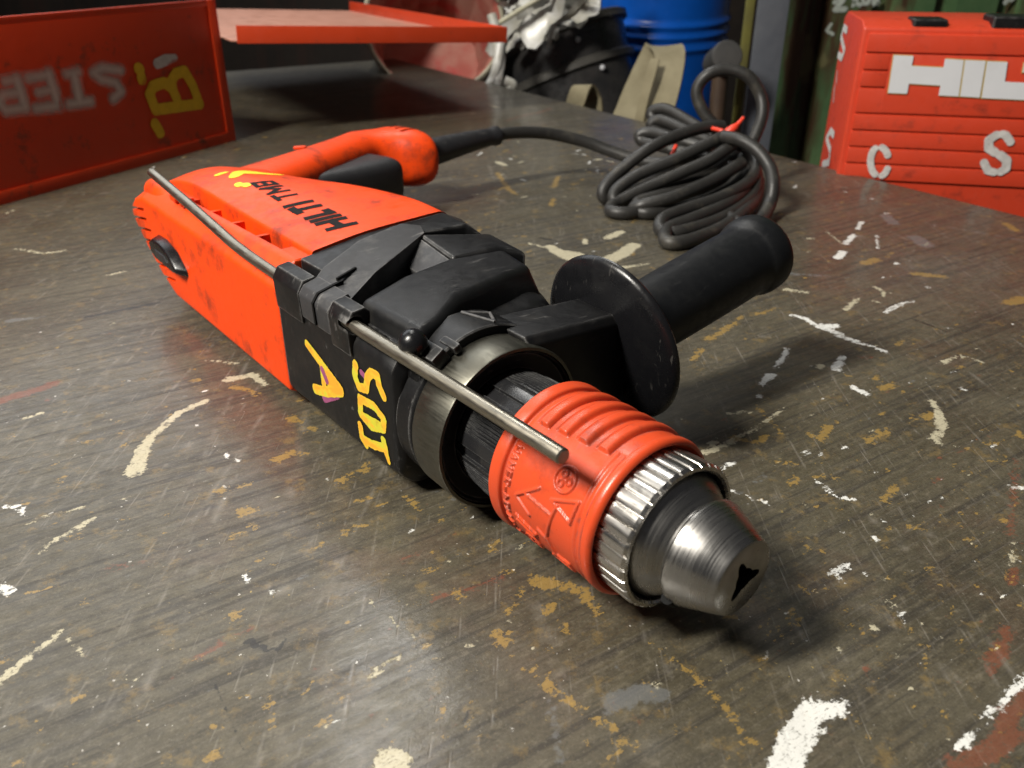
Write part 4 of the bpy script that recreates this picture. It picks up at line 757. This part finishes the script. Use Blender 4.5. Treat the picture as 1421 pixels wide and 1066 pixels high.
for o in ():
    pass
def cz(x, y): q = on_plane(x, y, CB + cin * -.0034, cin) - CB; return (q @ cdir, q[2])
bm = bmesh.new(); bm2 = bmesh.new()
def bar(poly, d=.0004):
    q = [cz(1021 + x / 3.5525, y / 3.5525) for x, y in poly]; c = np.mean(q, axis=0)
    add_prism(bm, [(a, z) for a, z in q], -.0046, -.0051, 'sw'); add_prism(bm2, [tuple(c + (np.array(p) - c) * 1.0 + np.sign(np.array(p) - c) * .0007) for p in q], -.0030, -.0047, 'sw')
bar([(750, 457), (778, 272), (875, 276), (866, 325), (1022, 333), (1030, 290), (1122, 296), (1096, 474), (998, 469), (1008, 421), (852, 411), (843, 461)])
bar([(1104, 474), (1130, 296), (1230, 300), (1200, 480)]); bar([(1210, 482), (1238, 302), (1338, 306), (1324, 402), (1560, 414), (1548, 498)]); bar([(1420, 310), (1640, 322), (1634, 366), (1412, 356)])
finish(bm, 'case_lettering', M['cwhite'], CASE); finish(bm2, 'letter_outline', M['cyell'], CASE)
def arc(cx, cy, rx, ry, a0, a1, n=10): return [(cx + rx * math.cos(R(a)), cy + ry * math.sin(R(a))) for a in np.linspace(a0, a1, n)]
def case_decal(strokes, front=True):
    st = []
    for pts, r in strokes:
        if front: q = [cz(1021 + x / 3.5525, y / 3.5525) for x, y in pts]
        else: q = [(lambda h: (h @ cin, h[2]))(on_plane(1021 + x / 3.5525, y / 3.5525, CB, cdir) - CB) for x, y in pts]
        st.append((q, r))
    return decal('stencil_mark', st, .0010, .0015, (lambda a, b: (a, -.0047, b)) if front else (lambda a, b: (-.0006, a, b)), M['cstencil'], CASE)
case_decal([(arc(705, 795, 42, 72, 118, 242, 14), .0034), (arc(708, 795, 44, 72, 285, 335), .0034), (arc(708, 795, 44, 72, 30, 75), .0034)])
case_decal([([(1352, 700), (1330, 665), (1312, 660)], .0038), ([(1282, 665), (1245, 690), (1245, 730), (1275, 750)], .0042), ([(1300, 762), (1335, 790), (1330, 830), (1305, 845)], .0042), ([(1272, 848), (1240, 840), (1222, 800)], .0038)])
case_decal([([(550, 150), (535, 135), (522, 180), (530, 215), (538, 250), (525, 285), (508, 270)], .0040)], False); case_decal([([(485, 665), (470, 645), (450, 680), (468, 740), (462, 800), (430, 810)], .0042)], False); case_decal([([(503, 355), (498, 410)], .0018), ([(490, 430), (484, 500)], .0018)], False)
bm = bmesh.new()
def ctop(x0, x1, z0, z1, y0, y1): add_box(bm, ((x0 + x1) / 2, (y0 + y1) / 2, (z0 + z1) / 2), (x1 - x0, y1 - y0, z1 - z0))
ctop(.046, .078, CH - .001, CH + .0085, .004, .040); ctop(.118, .300, CH - .005, CH + .012, .004, .045)
finish(bm, 'carry_handle', M['black'], CASE, .003, 3)

# ------------------------------------------------------------------ what stands behind the bench
def grime(name, col, col2, scale=5, rough=.6, bumpv=.3, metal=0, streak=None):
    t = NT(name); c = t.mix(t.rng(t.noise(scale, 6, .65), .35, .68), col, col2)
    if streak: c = t.mix(t.math('MULTIPLY', t.rng(t.noise(1, 6, .7, t.map(streak[0])), streak[1], streak[1] + .12), streak[3]), c, streak[2])
    t.bsdf(Base_Color=c, Roughness=rough, Metallic=metal, Normal=t.bump(t.noise(scale * 12, 4), bumpv, .002)); return t.m
M['floor'] = grime('concrete_floor', (.05, .045, .04), (.09, .085, .075), 3)
M['backwall'] = grime('dark_sheet_wall', (.022, .016, .012), (.05, .035, .025), 4, streak=((9, 9, .6), .52, (.07, .03, .02), .7))
bm = bmesh.new(); add_box(bm, (0, 2.0, -.88), (9, 8, .06)); tag(finish(bm, 'floor', M['floor']), kind='structure')
bm = bmesh.new(); add_box(bm, (-.6, 5.2, .3), (7.2, .04, 2.4)); tag(finish(bm, 'back_wall', M['backwall']), kind='structure')
# green rusted steel wall behind the case
t = NT('rusted_green_paint'); c = t.mix(t.rng(t.noise(5, 6, .65), .35, .65), (.042, .100, .040), (.100, .165, .070)); c = t.mix(t.rng(t.noise(1, 6, .7, t.map((9, 9, 1.2))), .52, .60, 0, .9), c, (.055, .020, .010)); c = t.mix(t.rng(t.noise(22, 5, .7), .62, .70), c, (.10, .055, .030)); c = t.mix(t.rng(t.noise(8, 3, .5, t.map(loc=(4, 0, 2))), .64, .68), c, (.13, .12, .055))
t.bsdf(Base_Color=c, Roughness=.5, Normal=t.bump(t.noise(40, 5), .4, .003)); M['green'] = t.m
gx = at_y(1070, 100, 1.62); bm = bmesh.new(); n = 22
prof = []
for i in range(n):                                                    # folded sheet: wide flats, narrow ribs
    x = gx[0] - .02 + i * .11; prof += [(x, 1.62), (x + .072, 1.62), (x + .080, 1.645), (x + .102, 1.645)]
va = [bm.verts.new((x, y, -.85)) for x, y in prof]; vb = [bm.verts.new((x, y, 1.4)) for x, y in prof]
for i in range(len(prof) - 1): bm.faces.new((va[i], va[i + 1], vb[i + 1], vb[i]))
gw = finish(bm, 'green_wall', M['green'], None, angle=20); tag(gw, kind='structure')
M['chalk'] = paint('white_chalk', (.45, .50, .45), ragged=1.6, freq=130, soft=.8, worn=.42)
def wall_decal(strokes):
    st = []
    for pts, r in strokes: st.append(([(lambda q: (q[0], q[2]))(at_y(1021 + x / 3.5525, y / 3.5525, 1.618)) for x, y in pts], r))
    o = decal('chalk_writing', st, .0022, .003, lambda a, b: (a, 1.6185, b), M['chalk'], gw); return o
wall_decal([([(490, 10), (512, -12), (530, 0), (490, 48), (540, 46)], .0045), ([(585, -20), (580, 28)], .0035), ([(610, -15), (584, 8), (612, 26)], .0035), ([(630, -18), (628, 18), (655, 18), (658, -18)], .0032), ([(680, 22), (682, -18), (705, -16), (700, 2), (682, 4), (705, 20)], .0032), ([(1330, 14), (1345, -12), (1375, -14)], .004), ([(1338, 4), (1360, 2)], .003), ([(470, 120), (450, 150), (480, 170)], .003)])
# steel post
M['post'] = grime('grey_painted_steel', (.085, .095, .115), (.13, .14, .16), 9, .5, streak=((40, 40, 4), .60, (.07, .04, .02), .6)); M['yell'] = grime('dull_yellow_paint', (.16, .15, .03), (.10, .09, .03), 12)
p0 = at_y(1066, 60, 1.50); bm = bmesh.new(); add_box(bm, (p0[0], 1.50, .2), (.050, .008, 2.1)); add_box(bm, (p0[0] + .0235, 1.525, .2), (.005, .042, 2.1)); po = finish(bm, 'steel_post', M['post'], None, .001); tag(po, 'grey painted steel angle post between the blue drum and the green wall', 'post')
bm = bmesh.new(); add_box(bm, (p0[0] - .034, 1.515, .2), (.014, .008, 2.1)); tag(finish(bm, 'yellow_bar', M['yell'], None, .001), 'dull yellow narrow upright bar beside the grey steel post', 'bar')
# dark mallet head shape leaning between drum and post
M['dkrub'] = grime('dark_rubber', (.030, .030, .030), (.05, .048, .045), 20)
mp = at_y(1003, 84, 1.42); ML = empty('mallet', (mp[0], 1.42, mp[2])); tag(ML, 'dark grey rubber mallet standing head up beside the blue drum', 'mallet')
bm = bmesh.new(); bmesh.ops.create_cone(bm, cap_ends=True, segments=28, radius1=.026, radius2=.024, depth=.062, matrix=Matrix.Rotation(R(70), 4, 'X') @ Matrix.Rotation(R(0), 4, 'Y')); finish(bm, 'mallet_head', M['dkrub'], ML, .004, 3)
tubes('mallet_handle', [np.array([(0, .005, -.024), (.004, .006, -.3), (.01, .008, -.83 - mp[2])])], .013, grime('dark_wood', (.05, .03, .02), (.08, .05, .03), 20), ML)
# blue drum
t = NT('blue_enamel'); c = t.mix(t.rng(t.noise(9, 5, .6), .4, .7), (.004, .095, .50), (.004, .07, .36)); c = t.mix(t.rng(t.noise(30, 5, .7), .66, .72, 0, .5), c, (.25, .35, .5)); t.bsdf(Base_Color=c, Roughness=.26, Normal=t.bump(t.noise(14, 3), .25, .004)); M['blue'] = t.m
dc = at_y(914, 60, 2.05); DR_ = .152; DRUM = empty('blue_drum', (dc[0], 2.05 + .10, -.85)); tag(DRUM, 'glossy blue steel drum with rolled ribs standing behind the bench', 'drum')
def zlathe(name, prof, mat, parent, n=96, angle=30, fn=None):
    V, Fc = [], []
    for (z, r) in prof:
        for j in range(n): a = 2 * math.pi * j / n; q = r + (fn(a, z) if fn else 0); V.append((q * math.cos(a), q * math.sin(a), z))
    for i in range(len(prof) - 1):
        for j in range(n): Fc.append((i * n + j, i * n + (j + 1) % n, (i + 1) * n + (j + 1) % n, (i + 1) * n + j))
    me = mesh(name, V, Fc, False); bm = bmesh.new(); bm.from_mesh(me); bmesh.ops.remove_doubles(bm, verts=bm.verts, dist=1e-5); bmesh.ops.recalc_face_normals(bm, faces=bm.faces); bm.to_mesh(me); bm.free(); shade(me, angle)
    return link(name, me, mat, parent)
ring_px = [22, 37, 54]; rz = [at_y(914, y, 2.15 - DR_)[2] + .85 for y in ring_px]
zz = np.linspace(.02, 1.08, 420); pf = [(0, .001), (0, DR_ * .97), (.012, DR_ + .003), (.02, DR_)]
for z in zz[1:]:
    r = DR_
    for q in rz: r += .0065 * math.exp(-((z - q) / .0075) ** 2)
    r += .006 * math.exp(-((z - .45) / .012) ** 2); pf.append((z, r))
pf += [(1.085, DR_ + .005), (1.095, DR_ + .005), (1.10, DR_), (1.09, DR_ - .008), (1.085, .001)]
zlathe('drum_shell', pf, M['blue'], DRUM)
DRUM.rotation_euler = (R(5), 0, 0)
# black bucket, tipped to the left, with clear ropey waste in it
t = NT('black_bucket_plastic'); t.bsdf(Base_Color=t.mix(t.rng(t.noise(20, 5, .6), .4, .7), (.022, .022, .023), (.045, .042, .040)), Roughness=t.rng(t.noise(60, 4), .3, .7, .22, .40), Normal=t.bump(t.noise(30, 3), .2, .002)); M['bucket'] = t.m
bc = at_y(787, 92, 1.80); BK = empty('black_bucket', (bc[0] + .04, 1.80, bc[2] - .12)); BK.rotation_euler = (R(-14), R(-20), 0); tag(BK, 'black plastic bucket tipped over behind the bench beside the blue drum', 'bucket')
zlathe('bucket_shell', [(-.16, .001), (-.16, .112), (.100, .131), (.104, .138), (.112, .138), (.116, .1325), (.172, .138), (.176, .146), (.186, .146), (.190, .140), (.186, .134), (-.14, .108), (-.15, .001)], M['bucket'], BK, 72)
M['rim'] = grime('rim_highlight_plastic', (.055, .052, .046), (.10, .095, .085), 20, .5)  # lighter tone paints the highlight along the bucket's rim and hoop
zlathe('bucket_rim', [(.170, .137), (.175, .1475), (.187, .1480), (.191, .141), (.187, .135)], M['rim'], BK, 72); zlathe('bucket_hoop', [(.097, .1315), (.102, .1410), (.113, .1412), (.118, .1330)], M['rim'], BK, 72)
for (a, z) in ((-75, .150), (-62, .088), (-110, .165)):
    bm = bmesh.new(); bmesh.ops.create_uvsphere(bm, u_segments=12, v_segments=8, radius=.0055, matrix=Matrix.Translation((.138 * math.cos(R(a)), .138 * math.sin(R(a)), z))); finish(bm, 'rivet', M['cwhite'], BK, angle=180)
tubes('bail_wire', [catmull([(.1465 * math.cos(R(a)), .1465 * math.sin(R(a)), .15 - .10 * math.sin(R((a + 180) % 180))) for a in range(-175, -120, 9)], 4)], .003, M['band'], BK, 8)
t = NT('clear_plastic_waste'); t.bsdf(Base_Color=t.mix(t.rng(t.noise(30, 4), .4, .65), (.45, .44, .38), (.66, .66, .64)), Roughness=.3); M['waste'] = t.m
WR = empty('plastic_wrap', (bc[0] - .05, 1.78, bc[2] + .06)); tag(WR, 'crumpled strips of white plastic wrap spilling over the black bucket', 'plastic wrap')
for k in range(34):                                                   # each strip folded over the rim
    x, y = RNG.uniform(705, 825), RNG.uniform(-40, 62)
    if y > 78 - .5 * (x - 690): pass
    if (x - 700) * .48 + y > 74: y = 70 - (x - 700) * .48 - RNG.uniform(0, 30)
    Y = RNG.uniform(1.60, 1.72); c = np.array(at_y(x, y, Y)) - np.array(WR.location); an = RNG.normal(-.6, .5); L = RNG.uniform(.03, .09); d = np.array([math.cos(an), RNG.normal(0, .3), -math.sin(an)]) * L
    sd = np.cross(d, RNG.normal(0, 1, 3)); sd /= np.linalg.norm(sd); wd = RNG.uniform(.008, .022); bm = bmesh.new(); prev = None
    for i in range(9):
        u = i / 8; p = c + d * (u - .5) * 1.6 + np.array([0, -.01, .014]) * math.sin(u * 3 + k) + RNG.normal(0, .0025, 3); ss = sd * wd * (.7 + .5 * math.sin(u * 5 + k)); r = [bm.verts.new(p - ss), bm.verts.new(p + np.cross(ss, d) * 4), bm.verts.new(p + ss)]
        if prev: bm.faces.new((prev[0], prev[1], r[1], r[0])); bm.faces.new((prev[1], prev[2], r[2], r[1]))
        prev = r
    finish(bm, 'wrap_strip', M['waste'], WR, angle=70)
tubes('wrap_twist', [catmull([np.array(at_y(*p)) - np.array(WR.location) for p in ((690, 34, 1.58), (715, 18, 1.58), (745, 0, 1.59), (775, -18, 1.6))], 5)], .0042, grime('pale_twine', (.42, .40, .28), (.5, .48, .38), 40), WR)
for q in ([(694, 60, 1.56), (690, 90, 1.55), (684, 110, 1.55), (676, 122, 1.54)], [(686, 40, 1.57), (692, 80, 1.56), (689, 118, 1.55)], [(682, 20, 1.58), (690, 50, 1.57), (695, 82, 1.56), (690, 112, 1.55)], [(700, 112, 1.55), (712, 118, 1.55), (706, 124, 1.55)]):
    tubes('wrap_twist', [catmull([np.array(at_y(*p)) - np.array(WR.location) for p in q], 5)], .0085, M['waste'], WR)
# cream pail lying on its side, red inside
pc = at_y(603, 32, 1.70); PA = empty('cream_pail', tuple(pc)); tag(PA, 'cream pail with faded red fluted inside, lying behind the tray lid', 'pail')
t = NT('faded_red_lining'); c = t.mix(t.rng(t.noise(9, 5, .6), .38, .62), (.42, .10, .075), (.50, .26, .20)); c = t.mix(t.rng(t.noise(12, 4, .6, t.map(loc=(3, 0, 0))), .55, .66), c, (.48, .07, .06)); t.bsdf(Base_Color=c, Roughness=.5); M['lining'] = t.m
M['creamp'] = grime('cream_plastic', (.34, .31, .22), (.42, .39, .30), 18)
def flute(a, z): return .0035 * abs(math.sin(a * 9)) * (1 if z < -.01 else 0)
PR = .128
zlathe('pail_wall', [(0, PR - .004), (.003, PR), (0, PR + .004), (-.10, PR - .006), (-.26, PR - .020), (-.262, .001)], M['creamp'], PA, 96)
zlathe('pail_lining', [(-.001, PR - .0042), (-.014, PR - .007), (-.06, PR - .010), (-.14, PR - .015), (-.25, PR - .024), (-.251, .001)], M['lining'], PA, 216, 60, lambda a, z: -flute(a, z))
PA.rotation_euler = (R(66), R(0), R(8))
# webbing strap looping up over the far edge
t = NT('khaki_webbing'); wv = t.noise(1, 3, .6, t.map((500, 500, 120))); t.bsdf(Base_Color=t.mix(t.rng(t.noise(18, 5, .6), .35, .65), (.17, .145, .085), (.24, .21, .13)), Roughness=.85, Normal=t.bump(wv, .5, .001)); M['web'] = t.m
def ribbon(name, pts, wdir, w, th, mat, parent=None):
    P = catmull(np.array(pts, float), 8); T = np.gradient(P, axis=0); T /= np.linalg.norm(T, axis=1)[:, None]; wdir = np.asarray(wdir, float); bm = bmesh.new(); prev = None
    for i, p in enumerate(P):
        wd = wdir[min(i, len(wdir) - 1)] if wdir.ndim == 2 else wdir; wd = wd - (wd @ T[i]) * T[i]; wd = wd / np.linalg.norm(wd); nn = np.cross(T[i], wd); r = [bm.verts.new(p + a * wd * w / 2 + b * nn * th / 2) for a, b in ((-1, -1), (1, -1), (1, 1), (-1, 1))]
        if prev:
            for k in range(4): bm.faces.new((prev[k], prev[(k + 1) % 4], r[(k + 1) % 4], r[k]))
        else: bm.faces.new(r[::-1])
        prev = r
    bm.faces.new(prev); return finish(bm, name, mat, parent, angle=50)
def edge_pt(x, y, Y): return at_y(x, y, Y)
so = ribbon('webbing_strap', [edge_pt(842, 330, 1.40), edge_pt(862, 190, 1.40), edge_pt(876, 145, 1.42), edge_pt(894, 104, 1.44), edge_pt(909, 76, 1.445), edge_pt(918, 66, 1.43), edge_pt(927, 68, 1.40), edge_pt(930, 84, 1.37), edge_pt(924, 120, 1.34), edge_pt(912, 165, 1.31), edge_pt(903, 200, 1.30), edge_pt(890, 330, 1.30)], [.88, -.46, .10], .046, .0035, M['web'])
tag(so, 'loop of khaki webbing strap standing up behind the far bench edge, before the blue drum', 'strap')
s2 = ribbon('webbing_strap', [edge_pt(872, 320, 1.31), edge_pt(884, 190, 1.31), edge_pt(893, 140, 1.32), edge_pt(903, 105, 1.335), edge_pt(909, 82, 1.35)], [.9, -.3, .2], .014, .003, M['web']); s2.name = 'strap_end'
tag(s2, 'narrow khaki strap end inside the webbing loop', 'strap')
s3 = ribbon('webbing_tab', [edge_pt(784, 280, 1.40), edge_pt(790, 170, 1.40), edge_pt(798, 145, 1.40), edge_pt(806, 124, 1.40), edge_pt(812, 120, 1.41), edge_pt(820, 134, 1.42), edge_pt(824, 160, 1.42), edge_pt(826, 280, 1.42)], [.8, -.6, .1], .034, .004, M['web'])
tag(s3, 'short folded khaki webbing tab sticking up at the edge below the black bucket', 'strap')
for o in SC.objects:
    if o.type == 'MESH' and not o.data.materials: o.data.materials.append(M['black'])
